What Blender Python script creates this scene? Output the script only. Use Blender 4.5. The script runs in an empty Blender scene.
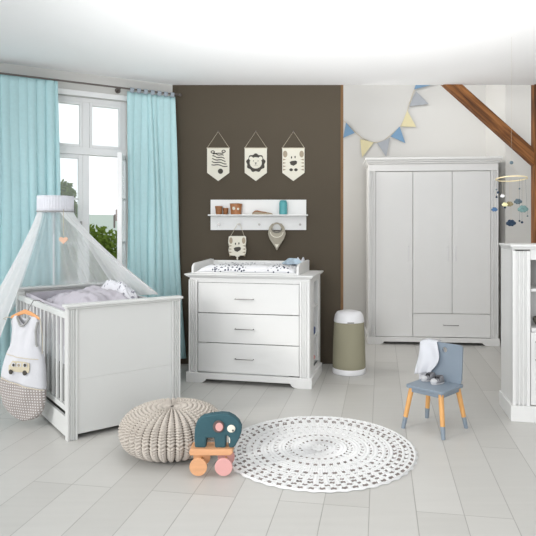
import bpy, math, random
from mathutils import Vector, Matrix
R = math.radians; PI = math.pi; sin = math.sin; cos = math.cos
random.seed(7)
scn = bpy.context.scene
COL = scn.collection

# ------------------------------------------------------------------ materials
def nmat(name, rgb, rough=.5, metal=0, spec=.5, bump=0, bscale=60, vary=0, vscale=8, coat=0, sheen=0, stretch=None):
    m = bpy.data.materials.new(name); m.use_nodes = True
    nt = m.node_tree; b = nt.nodes['Principled BSDF']
    b.inputs['Base Color'].default_value = (*rgb, 1); b.inputs['Roughness'].default_value = rough
    b.inputs['Metallic'].default_value = metal; b.inputs['Specular IOR Level'].default_value = spec
    b.inputs['Coat Weight'].default_value = coat; b.inputs['Sheen Weight'].default_value = sheen
    tc = nt.nodes.new('ShaderNodeTexCoord')
    src = tc.outputs['Object']
    if stretch:
        mp = nt.nodes.new('ShaderNodeMapping'); mp.inputs['Scale'].default_value = stretch
        nt.links.new(src, mp.inputs['Vector']); src = mp.outputs['Vector']
    if vary:
        n = nt.nodes.new('ShaderNodeTexNoise'); n.inputs['Scale'].default_value = vscale; n.inputs['Detail'].default_value = 4
        nt.links.new(src, n.inputs['Vector'])
        mx = nt.nodes.new('ShaderNodeMix'); mx.data_type = 'RGBA'
        mx.inputs[6].default_value = (*[c*(1-vary) for c in rgb], 1); mx.inputs[7].default_value = (*[min(1, c*(1+vary)) for c in rgb], 1)
        nt.links.new(n.outputs['Fac'], mx.inputs[0]); nt.links.new(mx.outputs[2], b.inputs['Base Color'])
    if bump:
        n2 = nt.nodes.new('ShaderNodeTexNoise'); n2.inputs['Scale'].default_value = bscale
        nt.links.new(src, n2.inputs['Vector'])
        bp = nt.nodes.new('ShaderNodeBump'); bp.inputs['Strength'].default_value = bump; bp.inputs['Distance'].default_value = .004
        nt.links.new(n2.outputs['Fac'], bp.inputs['Height']); nt.links.new(bp.outputs['Normal'], b.inputs['Normal'])
    return m
def srgb(r, g, b): return tuple(((c/255)/12.92 if c/255 <= .04045 else ((c/255+.055)/1.055)**2.4) for c in (r, g, b))

M = {}
M['lacquer'] = nmat('white_lacquer', (.78,.78,.77), .38, vary=.01, coat=.05)
M['crib_white'] = nmat('crib_lacquer', (.67,.675,.66), .4, vary=.01)
M['gap'] = nmat('inner_board_and_shade', (.16,.16,.155), .8)  # inner boards, and the painted shade below the crib base
M['steel'] = nmat('brushed_steel', (.30,.29,.28), .3, metal=1, vary=.05, vscale=90)
M['rodmetal'] = nmat('rod_metal', (.16,.14,.13), .35, metal=.8, vary=.1)
M['wallwhite'] = nmat('white_plaster', (.66,.65,.625), .9, bump=.15, bscale=30, vary=.02, vscale=2)
M['ceil'] = nmat('ceiling_paint', (.93,.93,.93), .95, vary=.005)
M['brown'] = nmat('brown_paint', (.074,.057,.036), .75, bump=.1, bscale=80, vary=.06, vscale=1.5)
M['trimwood'] = nmat('trim_wood', srgb(118,86,50), .6, vary=.25, vscale=6, stretch=(8,8,1))
M['frame'] = nmat('window_paint', (.92,.92,.92), .4, vary=.01)
M['grey'] = nmat('grey_paint', srgb(128,140,152), .45, vary=.04, vscale=14)
M['legwood'] = nmat('beech', srgb(214,160,98), .5, vary=.12, vscale=10, stretch=(6,6,1))
M['hanger'] = nmat('hanger_wood', srgb(222,160,106), .5, vary=.1, vscale=12)
M['teal'] = nmat('teal_jar', srgb(84,160,165), .4, vary=.05)
M['terracotta'] = nmat('cork_brown', srgb(150,100,62), .6, vary=.2, vscale=60)
M['copper'] = nmat('copper_brown', srgb(170,112,70), .45, vary=.3, vscale=40)
M['felt_white'] = nmat('cream_felt', srgb(226,222,208), .95, bump=.3, bscale=200, vary=.03)
M['ink'] = nmat('charcoal_print', srgb(72,68,62), .9, vary=.1)
M['ink2'] = nmat('soft_taupe_print', srgb(165,152,132), .9, vary=.1)
M['string'] = nmat('cotton_string', srgb(200,190,170), .9, vary=.1)
M['bib'] = nmat('taupe_cotton', srgb(172,165,150), .95, bump=.3, bscale=150, vary=.06, vscale=30)
M['bibtrim'] = nmat('bib_trim', srgb(128,124,116), .95, vary=.06)
M['binbody'] = nmat('olive_fabric', srgb(152,148,126), .85, bump=.3, bscale=180, vary=.06, vscale=5)
M['plastic'] = nmat('white_plastic', (.8,.8,.82), .3, vary=.01)
M['bun_blue'] = nmat('felt_blue', srgb(122,156,186), .95, vary=.05, vscale=40)
M['bun_yel'] = nmat('felt_yellow', srgb(222,212,172), .95, vary=.05, vscale=40)
M['bun_grey'] = nmat('felt_grey', srgb(170,174,180), .95, vary=.05, vscale=40)
M['navy'] = nmat('felt_navy', srgb(38,56,76), .95, vary=.15, vscale=60)
M['midblue'] = nmat('felt_midblue', srgb(78,110,146), .95, vary=.15, vscale=60)
M['sea'] = nmat('felt_sea_green', srgb(112,142,140), .95, vary=.15, vscale=60)
M['slate'] = nmat('felt_slate', srgb(96,112,120), .95, vary=.15, vscale=60)
M['olive'] = nmat('felt_olive', srgb(138,126,92), .95, vary=.15, vscale=60)
M['lemon'] = nmat('felt_lemon', srgb(235,230,180), .95, vary=.1, vscale=60)
M['bluebook'] = nmat('blue_cover', srgb(40,72,130), .5, vary=.1)
M['pink'] = nmat('pink', srgb(214,160,156), .8, vary=.05)
M['black'] = nmat('black_paint', (.02,.02,.022), .6, vary=.1)
M['ribbon'] = nmat('cream_ribbon', srgb(206,196,176), .8, vary=.05)
M['bluecloth'] = nmat('blue_cotton', srgb(178,196,222), .9, bump=.2, bscale=120, vary=.6, vscale=22)
M['whitecloth'] = nmat('white_cotton', (.66,.67,.71), .95, bump=.3, bscale=90, vary=.03, vscale=20)
M['bagwhite'] = nmat('white_jersey', (.65,.65,.68), .95, bump=.35, bscale=70, vary=.02)
M['bagtrim'] = nmat('grey_binding', srgb(160,160,158), .95, vary=.08, vscale=60)
M['lilac'] = nmat('lilac_grey_cotton', srgb(184,180,188), .95, bump=.35, bscale=40, vary=.05, vscale=12)
M['patterned'] = nmat('printed_cotton', srgb(216,216,222), .95, bump=.3, bscale=60, vary=.16, vscale=28)
M['bus'] = nmat('bus_applique', srgb(206,196,172), .9, vary=.05)
M['bark'] = nmat('bark', srgb(90,76,60), .9, vary=.2)
M['shoe'] = nmat('grey_felt_shoe', srgb(122,122,126), .9, vary=.15, vscale=60)
M['shoewhite'] = nmat('shoe_white', srgb(190,190,192), .8, vary=.05, vscale=60)
M['elephant'] = nmat('teal_felt', srgb(48,84,93), .8, bump=.5, bscale=140, vary=.12, vscale=22)
M['ear'] = nmat('brown_felt', srgb(98,82,80), .9, vary=.1)
M['cartwood'] = nmat('light_wood', srgb(214,160,118), .55, vary=.15, vscale=8, stretch=(1,8,8))
M['ringwood'] = nmat('pale_ring_wood', srgb(232,216,176), .5, vary=.05)
M['peach'] = nmat('peach_wood', srgb(226,184,158), .6, vary=.05)
M['basket'] = nmat('basket_grey', srgb(120,118,108), .9, vary=.2, vscale=60)

def wood_beam():
    m = bpy.data.materials.new('old_oak'); m.use_nodes = True; nt = m.node_tree; b = nt.nodes['Principled BSDF']
    tc = nt.nodes.new('ShaderNodeTexCoord'); mp = nt.nodes.new('ShaderNodeMapping'); mp.inputs['Scale'].default_value = (1.2, 14, 14)
    n = nt.nodes.new('ShaderNodeTexNoise'); n.inputs['Scale'].default_value = 2.2; n.inputs['Detail'].default_value = 8; n.inputs['Distortion'].default_value = .6
    cr = nt.nodes.new('ShaderNodeValToRGB'); e = cr.color_ramp.elements
    e[0].position = .3; e[0].color = (*srgb(66,38,16),1); e[1].position = .72; e[1].color = (*srgb(168,112,62),1)
    x = e.new(.5); x.color = (*srgb(120,74,36),1)
    nt.links.new(tc.outputs['Object'], mp.inputs['Vector']); nt.links.new(mp.outputs['Vector'], n.inputs['Vector'])
    nt.links.new(n.outputs['Fac'], cr.inputs['Fac']); nt.links.new(cr.outputs['Color'], b.inputs['Base Color'])
    bp = nt.nodes.new('ShaderNodeBump'); bp.inputs['Strength'].default_value = .6; bp.inputs['Distance'].default_value = .01
    nt.links.new(n.outputs['Fac'], bp.inputs['Height']); nt.links.new(bp.outputs['Normal'], b.inputs['Normal'])
    b.inputs['Roughness'].default_value = .75
    return m
M['beam'] = wood_beam()

def floor_mat():
    m = bpy.data.materials.new('pale_planks'); m.use_nodes = True; nt = m.node_tree; b = nt.nodes['Principled BSDF']
    tc = nt.nodes.new('ShaderNodeTexCoord'); mp = nt.nodes.new('ShaderNodeMapping')
    mp.inputs['Rotation'].default_value = (0, 0, R(90+9.4)); mp.inputs['Location'].default_value = (.6, .05, 0)
    br = nt.nodes.new('ShaderNodeTexBrick'); br.inputs['Scale'].default_value = 1
    br.inputs['Brick Width'].default_value = 2.1; br.inputs['Row Height'].default_value = .213
    br.inputs['Mortar Size'].default_value = .0022; br.inputs['Mortar Smooth'].default_value = .3; br.offset = .41; br.offset_frequency = 3
    br.inputs['Color1'].default_value = (.50,.49,.465,1); br.inputs['Color2'].default_value = (.565,.555,.53,1); br.inputs['Mortar'].default_value = (.34,.33,.31,1)
    nt.links.new(tc.outputs['Object'], mp.inputs['Vector']); nt.links.new(mp.outputs['Vector'], br.inputs['Vector'])
    mp2 = nt.nodes.new('ShaderNodeMapping'); mp2.inputs['Rotation'].default_value = (0,0,R(99.4)); mp2.inputs['Scale'].default_value = (1, 12, 1)
    n = nt.nodes.new('ShaderNodeTexNoise'); n.inputs['Scale'].default_value = 2; n.inputs['Detail'].default_value = 6
    nt.links.new(tc.outputs['Object'], mp2.inputs['Vector']); nt.links.new(mp2.outputs['Vector'], n.inputs['Vector'])
    mx = nt.nodes.new('ShaderNodeMix'); mx.data_type = 'RGBA'; mx.blend_type = 'MULTIPLY'; mx.inputs[0].default_value = .13
    nt.links.new(br.outputs['Color'], mx.inputs[6]); nt.links.new(n.outputs['Color'], mx.inputs[7])
    cr = nt.nodes.new('ShaderNodeMapRange'); cr.inputs[3].default_value = .55; cr.inputs[4].default_value = 1.3
    nt.links.new(n.outputs['Fac'], cr.inputs[0]); nt.links.new(cr.outputs[0], mx.inputs[7])
    nt.links.new(mx.outputs[2], b.inputs['Base Color'])
    b.inputs['Roughness'].default_value = .38
    bp = nt.nodes.new('ShaderNodeBump'); bp.inputs['Strength'].default_value = .5; bp.inputs['Distance'].default_value = .002; bp.invert = True
    nt.links.new(br.outputs['Fac'], bp.inputs['Height']); nt.links.new(bp.outputs['Normal'], b.inputs['Normal'])
    return m
M['floor'] = floor_mat()

def cloth_mat(name, rgb, trans, transl):
    m = bpy.data.materials.new(name); m.use_nodes = True; nt = m.node_tree
    for n in list(nt.nodes): nt.nodes.remove(n)
    out = nt.nodes.new('ShaderNodeOutputMaterial'); d = nt.nodes.new('ShaderNodeBsdfDiffuse'); t = nt.nodes.new('ShaderNodeBsdfTranslucent')
    tc = nt.nodes.new('ShaderNodeTexCoord'); nz = nt.nodes.new('ShaderNodeTexNoise'); nz.inputs['Scale'].default_value = 40
    nt.links.new(tc.outputs['Object'], nz.inputs['Vector'])
    mc = nt.nodes.new('ShaderNodeMix'); mc.data_type = 'RGBA'; mc.inputs[6].default_value = (*[c*.95 for c in rgb],1); mc.inputs[7].default_value = (*[min(1,c*1.04) for c in rgb],1)
    nt.links.new(nz.outputs['Fac'], mc.inputs[0])
    nt.links.new(mc.outputs[2], d.inputs['Color']); nt.links.new(mc.outputs[2], t.inputs['Color'])
    a = nt.nodes.new('ShaderNodeMixShader'); a.inputs[0].default_value = transl
    nt.links.new(d.outputs[0], a.inputs[1]); nt.links.new(t.outputs[0], a.inputs[2]); last = a
    if trans:
        tr = nt.nodes.new('ShaderNodeBsdfTransparent'); c = nt.nodes.new('ShaderNodeMixShader'); c.inputs[0].default_value = trans
        nt.links.new(a.outputs[0], c.inputs[1]); nt.links.new(tr.outputs[0], c.inputs[2]); last = c
    nt.links.new(last.outputs[0], out.inputs[0])
    return m
M['curtain'] = cloth_mat('blue_curtain', (.62,.87,.90), 0, .2)
M['tab'] = cloth_mat('curtain_tab', srgb(176,186,196), 0, .2)
M['net'] = cloth_mat('sheer_net', (.98,.98,.99), .38, .65)
M['net2'] = cloth_mat('sheer_net_folded', (.97,.97,.98), .2, .5)
M['band'] = cloth_mat('canopy_band', (.90,.90,.95), 0, .25)
M['leaf'] = cloth_mat('leaf', srgb(98,118,52), 0, .35)
M['leaf2'] = cloth_mat('leaf_pale', srgb(100,118,66), 0, .35)

def glass():
    m = bpy.data.materials.new('window_glass'); m.use_nodes = True; nt = m.node_tree
    for n in list(nt.nodes): nt.nodes.remove(n)
    out = nt.nodes.new('ShaderNodeOutputMaterial'); t = nt.nodes.new('ShaderNodeBsdfTransparent'); g = nt.nodes.new('ShaderNodeBsdfGlossy')
    t.inputs['Color'].default_value = (.95,.97,.97,1); g.inputs['Roughness'].default_value = .03
    mx = nt.nodes.new('ShaderNodeMixShader'); mx.inputs[0].default_value = .07
    nt.links.new(t.outputs[0], mx.inputs[1]); nt.links.new(g.outputs[0], mx.inputs[2]); nt.links.new(mx.outputs[0], out.inputs[0])
    return m
M['glass'] = glass()

def dots_mat(name, base, dot, scale, size, star=False):
    m = nmat(name, base, .95); nt = m.node_tree; b = nt.nodes['Principled BSDF']
    tc = nt.nodes.new('ShaderNodeTexCoord'); v = nt.nodes.new('ShaderNodeTexVoronoi'); v.inputs['Scale'].default_value = scale; v.inputs['Randomness'].default_value = .25 if not star else 1
    if not star:
        v.voronoi_dimensions = '2D'; v.inputs['Randomness'].default_value = 0
        mp = nt.nodes.new('ShaderNodeMapping'); mp.inputs['Rotation'].default_value = (R(90), 0, 0)
        nt.links.new(tc.outputs['Object'], mp.inputs['Vector']); nt.links.new(mp.outputs['Vector'], v.inputs['Vector'])
    else: nt.links.new(tc.outputs['Object'], v.inputs['Vector'])
    lt = nt.nodes.new('ShaderNodeMath'); lt.operation = 'LESS_THAN'; lt.inputs[1].default_value = size
    nt.links.new(v.outputs['Distance'], lt.inputs[0])
    mx = nt.nodes.new('ShaderNodeMix'); mx.data_type = 'RGBA'; mx.inputs[6].default_value = (*base,1); mx.inputs[7].default_value = (*dot,1)
    nt.links.new(lt.outputs[0], mx.inputs[0]); nt.links.new(mx.outputs[2], b.inputs['Base Color'])
    return m
M['dots'] = dots_mat('grey_dotted_cotton', srgb(160,152,148), srgb(226,222,222), 55, .24)
M['padprint'] = dots_mat('pad_print', (.78,.78,.80), srgb(60,66,84), 42, .36, True)
M['padplain'] = dots_mat('pad_plain', (.78,.78,.80), srgb(120,122,132), 30, .13, True)
M['quiltprint'] = dots_mat('quilt_print', (.74,.74,.78), srgb(150,150,160), 22, .3, True)

# ------------------------------------------------------------------ mesh builder
class MB:
    def __init__(s): s.v = []; s.f = []; s.m = []; s.mi = 0; s.T = None
    def add(s, vs, fs):
        o = len(s.v)
        for p in vs:
            p = Vector(p)
            s.v.append(tuple(s.T @ p) if s.T else tuple(p))
        for f in fs: s.f.append([i+o for i in f]); s.m.append(s.mi)
        return s
    def box(s, x0, x1, y0, y1, z0, z1):
        return s.add([(x0,y0,z0),(x1,y0,z0),(x1,y1,z0),(x0,y1,z0),(x0,y0,z1),(x1,y0,z1),(x1,y1,z1),(x0,y1,z1)],
              [(0,3,2,1),(4,5,6,7),(0,1,5,4),(1,2,6,5),(2,3,7,6),(3,0,4,7)])
    def prism(s, poly, a0, a1, ax='z'):
        n = len(poly)
        def P(p, a): return {'z': (p[0],p[1],a), 'y': (p[0],a,p[1]), 'x': (a,p[0],p[1])}[ax]
        vs = [P(p,a0) for p in poly]+[P(p,a1) for p in poly]
        fs = [list(range(n))[::-1], list(range(n,2*n))]+[(i,(i+1)%n,n+(i+1)%n,n+i) for i in range(n)]
        return s.add(vs, fs)
    def cyl(s, p0, p1, r0, r1=None, n=16, caps=True):
        r1 = r0 if r1 is None else r1
        p0 = Vector(p0); p1 = Vector(p1); d = (p1-p0).normalized(); q = d.to_track_quat('Z','Y')
        vs = [p0+q@Vector((cos(2*PI*i/n)*r0, sin(2*PI*i/n)*r0, 0)) for i in range(n)]+[p1+q@Vector((cos(2*PI*i/n)*r1, sin(2*PI*i/n)*r1, 0)) for i in range(n)]
        fs = [(i,(i+1)%n,n+(i+1)%n,n+i) for i in range(n)]
        if caps: fs += [list(range(n))[::-1], list(range(n,2*n))]
        return s.add(vs, fs)
    def lathe(s, prof, c=(0,0,0), n=32, sx=1, sy=1):
        vs = []; fs = []
        for r, z in prof:
            for i in range(n): vs.append((c[0]+cos(2*PI*i/n)*r*sx, c[1]+sin(2*PI*i/n)*r*sy, c[2]+z))
        for k in range(len(prof)-1):
            for i in range(n): fs.append((k*n+i, k*n+(i+1)%n, (k+1)*n+(i+1)%n, (k+1)*n+i))
        fs.append(list(range(n))[::-1]); fs.append([ (len(prof)-1)*n+i for i in range(n)])
        return s.add(vs, fs)
    def tube(s, pts, r, n=8, closed=False):
        pts = [Vector(p) for p in pts]; N = len(pts); vs = []; fs = []
        up = Vector((.13,.21,.97))
        for k, p in enumerate(pts):
            a = pts[(k-1)%N] if (closed or k) else p; b = pts[(k+1)%N] if (closed or k < N-1) else p
            d = (b-a).normalized(); x = d.cross(up)
            if x.length < .05: x = d.cross(Vector((1,0,0)))
            x.normalize(); y = d.cross(x)
            rr = r[k] if isinstance(r, (list,tuple)) else r
            for i in range(n): vs.append(p+(x*cos(2*PI*i/n)+y*sin(2*PI*i/n))*rr)
        for k in range(N if closed else N-1):
            k2 = (k+1)%N
            for i in range(n): fs.append((k*n+i, k*n+(i+1)%n, k2*n+(i+1)%n, k2*n+i))
        if not closed: fs += [list(range(n))[::-1], [(N-1)*n+i for i in range(n)]]
        return s.add(vs, fs)
    def ball(s, c, rx, ry=None, rz=None, n=20, m=12):
        ry = ry or rx; rz = rz or rx; vs = [(c[0],c[1],c[2]-rz)]; fs = []
        for k in range(1, m):
            a = -PI/2+PI*k/m
            for i in range(n): vs.append((c[0]+cos(a)*cos(2*PI*i/n)*rx, c[1]+cos(a)*sin(2*PI*i/n)*ry, c[2]+sin(a)*rz))
        vs.append((c[0],c[1],c[2]+rz)); L = len(vs)-1
        for i in range(n): fs.append((0, 1+(i+1)%n, 1+i)); fs.append((L, 1+(m-2)*n+i, 1+(m-2)*n+(i+1)%n))
        for k in range(m-2):
            for i in range(n): fs.append((1+k*n+i, 1+k*n+(i+1)%n, 1+(k+1)*n+(i+1)%n, 1+(k+1)*n+i))
        return s.add(vs, fs)
    def grid(s, fn, nu, nv, wrap=False, mfn=None):
        vs = [fn(i/nu, j/nv) for j in range(nv+1) for i in range(nu if wrap else nu+1)]
        w = nu if wrap else nu+1; fs = []; o = len(s.v)
        for p in vs: s.v.append(tuple(s.T @ Vector(p)) if s.T else tuple(p))
        for j in range(nv):
            for i in range(nu):
                i2 = (i+1)%w
                s.f.append([o+j*w+i, o+j*w+i2, o+(j+1)*w+i2, o+(j+1)*w+i]); s.m.append(mfn((i+.5)/nu, (j+.5)/nv) if mfn else s.mi)
        return s
    def build(s, name, mats, parent=None, smooth=False, bevel=0, solid=0, sub=0, angle=40):
        me = bpy.data.meshes.new(name); me.from_pydata(s.v, [], s.f)
        if not isinstance(mats, (list,tuple)): mats = [mats]
        for m in mats: me.materials.append(M[m] if isinstance(m, str) else m)
        for p, i in zip(me.polygons, s.m): p.material_index = i; p.use_smooth = bool(smooth)
        me.update()
        o = bpy.data.objects.new(name, me); COL.objects.link(o)
        if parent: o.parent = parent
        if smooth:
            try: me.set_sharp_from_angle(angle=R(angle))
            except Exception: pass
        if bevel:
            b = o.modifiers.new('bevel','BEVEL'); b.width = bevel; b.segments = 2; b.limit_method = 'ANGLE'; b.angle_limit = R(35)
        if solid:
            b = o.modifiers.new('solid','SOLIDIFY'); b.thickness = solid; b.offset = 0
        if sub:
            b = o.modifiers.new('sub','SUBSURF'); b.levels = sub; b.render_levels = sub
        return o

def tag(o, label=None, cat=None, group=None, kind=None):
    if label: o['label'] = label
    if cat: o['category'] = cat
    if group: o['group'] = group
    if kind: o['kind'] = kind
    return o
def thing(name, label, cat, loc=(0,0,0), rz=0, group=None):
    o = bpy.data.objects.new(name, None); COL.objects.link(o); o.location = loc; o.rotation_euler = (0,0,rz)
    o.empty_display_size = .1
    return tag(o, label, cat, group)
def struct(o): o['kind'] = 'structure'; return o

# camera model: eye at the origin of plan, 1.3 m up, looking along +Y
F = 575.0; CX = 285.0; HY = 228.0; EYE = 1.3
def wx(px, y): return (px-CX)/F*y
def wz(py, y): return EYE-(py-HY)/F*y

YB = 5.5          # dark wall
YF = 7.05         # far white wall
XR = 3.0         # right wall
H = 2.668
# ------------------------------------------------------------------ room
struct(MB().box(-4.2, XR+.1, -.6, YF+.15, -.1, 0).build('floor', 'floor'))
CEX = 6.0
struct(MB().add([(-3.4,-.2,H),(XR,-.2,H),(XR,YB,H),(-1.076,YB,H),(-3.4,YB-1.342,H),
                 (-3.4,-.2,H+.14),(XR,-.2,H+.14),(XR,YB,H+.14),(-1.076,YB,H+.14),(-3.4,YB-1.342,H+.14)],
    [(0,1,2,3,4),(9,8,7,6,5),(0,5,6,1),(1,6,7,2),(2,7,8,3),(3,8,9,4),(4,9,5,0)]).build('ceiling', 'ceil'))
XE = wx(343.3, YB); XT = wx(340.6, YB)
struct(MB().box(-1.076, XT, YB, YB+.12, 0, H).build('wall_back', 'brown'))
struct(MB().box(XT, XE, YB-.006, YB+.12, 0, H).build('trim_1', 'trimwood', bevel=.002))
struct(MB().box(-.9, XR+.1, YF, YF+.12, 0, 4.1).build('wall_far', 'wallwhite'))
struct(MB().box(XR, XR+.1, .2, YF, 0, 4.1).build('wall_right', 'wallwhite'))
XP = wx(505.5, 6.42)
struct(MB().box(XP, XR, 6.42, YF, 0, 4.1).build('wall_pier', 'wallwhite'))
struct(MB().box(-.9, XR+.1, 6.08, YF+.12, 4.1, 4.2).build('ceiling_far', 'wallwhite'))  # unseen; cut short to shape the sky light on far wall and wardrobe
struct(MB().box(-.9, -.8, YB+.12, YF, 0, 4.1).build('wall_passage', 'wallwhite'))
struct(MB().box(.2, XP, YF-.016, YF, 0, .09).build('baseboard_far', 'frame', bevel=.004))
struct(MB().box(XR-.016, XR, .3, 6.42, 0, .09).build('baseboard_right', 'frame', bevel=.004))

# window wall, 30 degrees off the dark wall; local frame: x along the wall away from the corner, y outwards, z up
WM = Matrix(((-.8660254, -.5, 0, -1.076), (-.5, .8660254, 0, YB), (0,0,1,0), (0,0,0,1)))
def frame_obj(o):
    o.matrix_world = WM; return o
T0, T1, Z0, Z1 = .43, 1.15, .76, 2.465
w = MB()
w.box(0, T0, 0, .28, 0, H); w.box(T1, 3.2, 0, .28, 0, H); w.box(T0, T1, 0, .28, 0, Z0); w.box(T0, T1, 0, .28, Z1, H)
struct(frame_obj(w.build('wall_left', 'wallwhite')))
# window
win = MB()
TM = .787; ZT0, ZT1 = 1.955, 2.02
win.box(T0, T0+.04, .05, .12, Z0, Z1).box(T1-.04, T1, .05, .12, Z0, Z1).box(T0+.04, T1-.04, .05, .12, Z0, Z0+.04).box(T0+.04, T1-.04, .05, .12, Z1-.04, Z1)
win.box(T0+.04, T1-.04, .04, .12, ZT0, ZT1)
win.box(TM-.03, TM+.03, .05, .12, Z0+.04, ZT0).box(TM-.03, TM+.03, .05, .12, ZT1, Z1-.04)
wo = struct(frame_obj(win.build('window_1', 'frame', bevel=.004)))
def sash(x0, x1, z0, z1, y0, y1, bars, b=.035):
    m = MB(); m.box(x0, x0+b, y0, y1, z0, z1).box(x1-b, x1, y0, y1, z0, z1).box(x0+b, x1-b, y0, y1, z0, z0+b).box(x0+b, x1-b, y0, y1, z1-b, z1)
    for zb in bars: m.box(x0+b, x1-b, y0+.01, y1-.01, zb-.01, zb+.01)
    return m
for (a, b_, c, d) in ((T0+.041, TM-.031, ZT1+.001, Z1-.041), (TM+.031, T1-.041, ZT1+.001, Z1-.041)):
    s = sash(a, b_, c, d, .045, .085, (), .025).build('transom_sash', 'frame', wo, bevel=.003)
    MB().box(a+.025, b_-.025, .062, .066, c+.025, d-.025).build('pane', 'glass', s)
s = sash(TM+.031, T1-.041, Z0+.041, ZT0-.001, .045, .085, (1.17, 1.56)).build('closed_sash', 'frame', wo, bevel=.003)
MB().box(TM+.066, T1-.076, .062, .066, Z0+.076, ZT0-.036).build('pane', 'glass', s)
hk = MB().box(TM+.038, TM+.054, .02, .045, 1.30, 1.36).cyl((TM+.046,.02,1.335),(TM+.046,.012,1.22),.007).build('handle', 'steel', s)
s = sash(0, .33, Z0+.045, ZT0-.005, -.02, .02, (1.17, 1.56)).build('open_sash', 'frame', wo, bevel=.003)
s.location = (T0+.03, .0, 0); s.rotation_euler = (0, 0, -math.atan2(.93, .358))
MB().box(.035, .295, -.002, .002, Z0+.08, ZT0-.04).build('pane', 'glass', s)
MB().box(.302, .32, .02, .035, 1.36, 1.46).cyl((.311,.045,1.41),(.311,.045,1.30),.008).cyl((.311,.02,1.41),(.311,.048,1.41),.008).build('handle', 'rodmetal', s, smooth=True)
struct(frame_obj(MB().box(T0-.05, T1+.05, -.09, .045, Z0-.035, Z0-.002).build('trim_2', 'frame', bevel=.004)))   # sill
struct(frame_obj(MB().box(T0-.07, T1+.07, -.018, -.0005, Z1+.0, Z1+.045).build('trim_3', 'frame', bevel=.003)))      # head moulding
struct(frame_obj(MB().box(.0, 3.2, -.016, -.0005, 0, .09).build('baseboard_left', 'frame', bevel=.004)))

# curtain rod and curtains (wall frame, room side is -y)
rod = thing('curtain_rod', 'dark metal curtain rod above the open window', 'curtain rod'); rod.matrix_world = WM
MB().cyl((-.02,-.13,2.55),(2.3,-.13,2.55),.008).build('pole', 'rodmetal', rod, smooth=True)
MB().ball((-.03,-.13,2.55),.014).build('finial', 'rodmetal', rod, smooth=True)
for t in (.52, 2.1): MB().cyl((t,-.13,2.55),(t,-.0005,2.55),.007).cyl((t,-.012,2.55),(t,-.0005,2.55),.025).build('bracket', 'rodmetal', rod, smooth=True)
def curtain(label, ta, tb, ba, bb, nf, seed, ntab, amp=.035, rev=1, bulge=0):
    r = thing('curtain', label, 'curtain', group=None); r.matrix_world = WM
    rnd = random.Random(seed); ph = [rnd.uniform(0,6) for _ in range(5)]
    zt = 2.53 if ntab else 2.56; zb = .07
    def fn(u, v):
        a = ta+(ba-ta)*v**1.3; b = tb+(bb-tb)*v**1.3
        uu = u+.012*sin(5*v+ph[0]+9*u)
        x = a+(b-a)*u+.006*sin(7*v+ph[1]+11*u)
        am = amp*(.5+.5*min(1, v*3))*(.7+.3*sin(ph[2]+11*u))
        y = -.105-am*abs(sin(PI*nf*uu+ph[3]))**.55-.25*am*sin(2*PI*nf*.37*uu+ph[4]+2*v)
        return (x, max(-.185, min(-.075, y)), zt+(zb-zt)*v)
    MB().grid(fn, nf*20, 44).build('drape', 'curtain', r, smooth=True, solid=.003, angle=180)
    for k in range(ntab):
        x = ta+(tb-ta)*(k+.5)/ntab
        m = MB()
        m.tube([(x,-.13+.012*cos(a),2.55+.014*sin(a)) for a in [i*PI/6 for i in range(12)]], .0025, 5, True)
        m2 = MB().grid(lambda u, v, x=x: (x-.018+.036*u, -.13+.0125*cos(PI*(1.5-2*v)+PI/1.0), 2.55+.0 + (.013*sin(PI*v) if True else 0)+ (-.03*(abs(2*v-1)**2))), 4, 12)
        m2.build('tab', 'tab', r, smooth=True, solid=.002)
    return r
curtain('light blue curtain with grey tabs right of the window beside the dark wall', .015, .455, -.085, .47, 8, 3, 7, amp=.038)
curtain('light blue curtain left of the window behind the crib canopy', 1.045, 1.95, 1.02, 1.95, 13, 9, 0, amp=.04)

# ------------------------------------------------------------------ outside
def leafy(m, c, rx, ry, rz, n, s, rnd):
    for _ in range(n):
        while True:
            p = Vector((rnd.uniform(-1,1), rnd.uniform(-1,1), rnd.uniform(-1,1)))
            if .3 < p.length < 1: break
        p = p*(.85+.15*rnd.random())
        q = Vector((c[0]+p.x*rx, c[1]+p.y*ry, c[2]+p.z*rz))
        a = Vector((rnd.gauss(0,1), rnd.gauss(0,1), rnd.gauss(0,1))).normalized(); b = a.orthogonal().normalized()*s*.5
        a = a*s
        m.add([q-a, q+b, q+a, q-b], [(0,1,2,3)])
def tree(label, name, x, y, h, blobs, n, s, mt, seed):
    rnd = random.Random(seed); r = thing(name, label, 'tree' if 'tree' in name else 'shrub', (x,y,-3), 0)
    m = MB(); mi = MB()
    for (bx, by, bz, br, bh) in blobs:
        leafy(m, (bx,by,bz+3), br, br, bh, n, s, rnd)
        mi.ball((bx,by,bz+3), br*.62, br*.62, bh*.62, 12, 8)
    m.build('foliage', mt, r); 
    t = MB().tube([(0,0,0),(.05,0,h*.4),(0,.05,h*.8)], [.16,.12,.05], 8)
    for (bx, by, bz, br, bh) in blobs: t.tube([(0,0,(bz+3)*.5),(bx*.6,by*.6,(bz+3)*.8),(bx,by,bz+3)], [.07,.05,.02], 6)
    t.build('trunk', 'bark', r, smooth=True)
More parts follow.
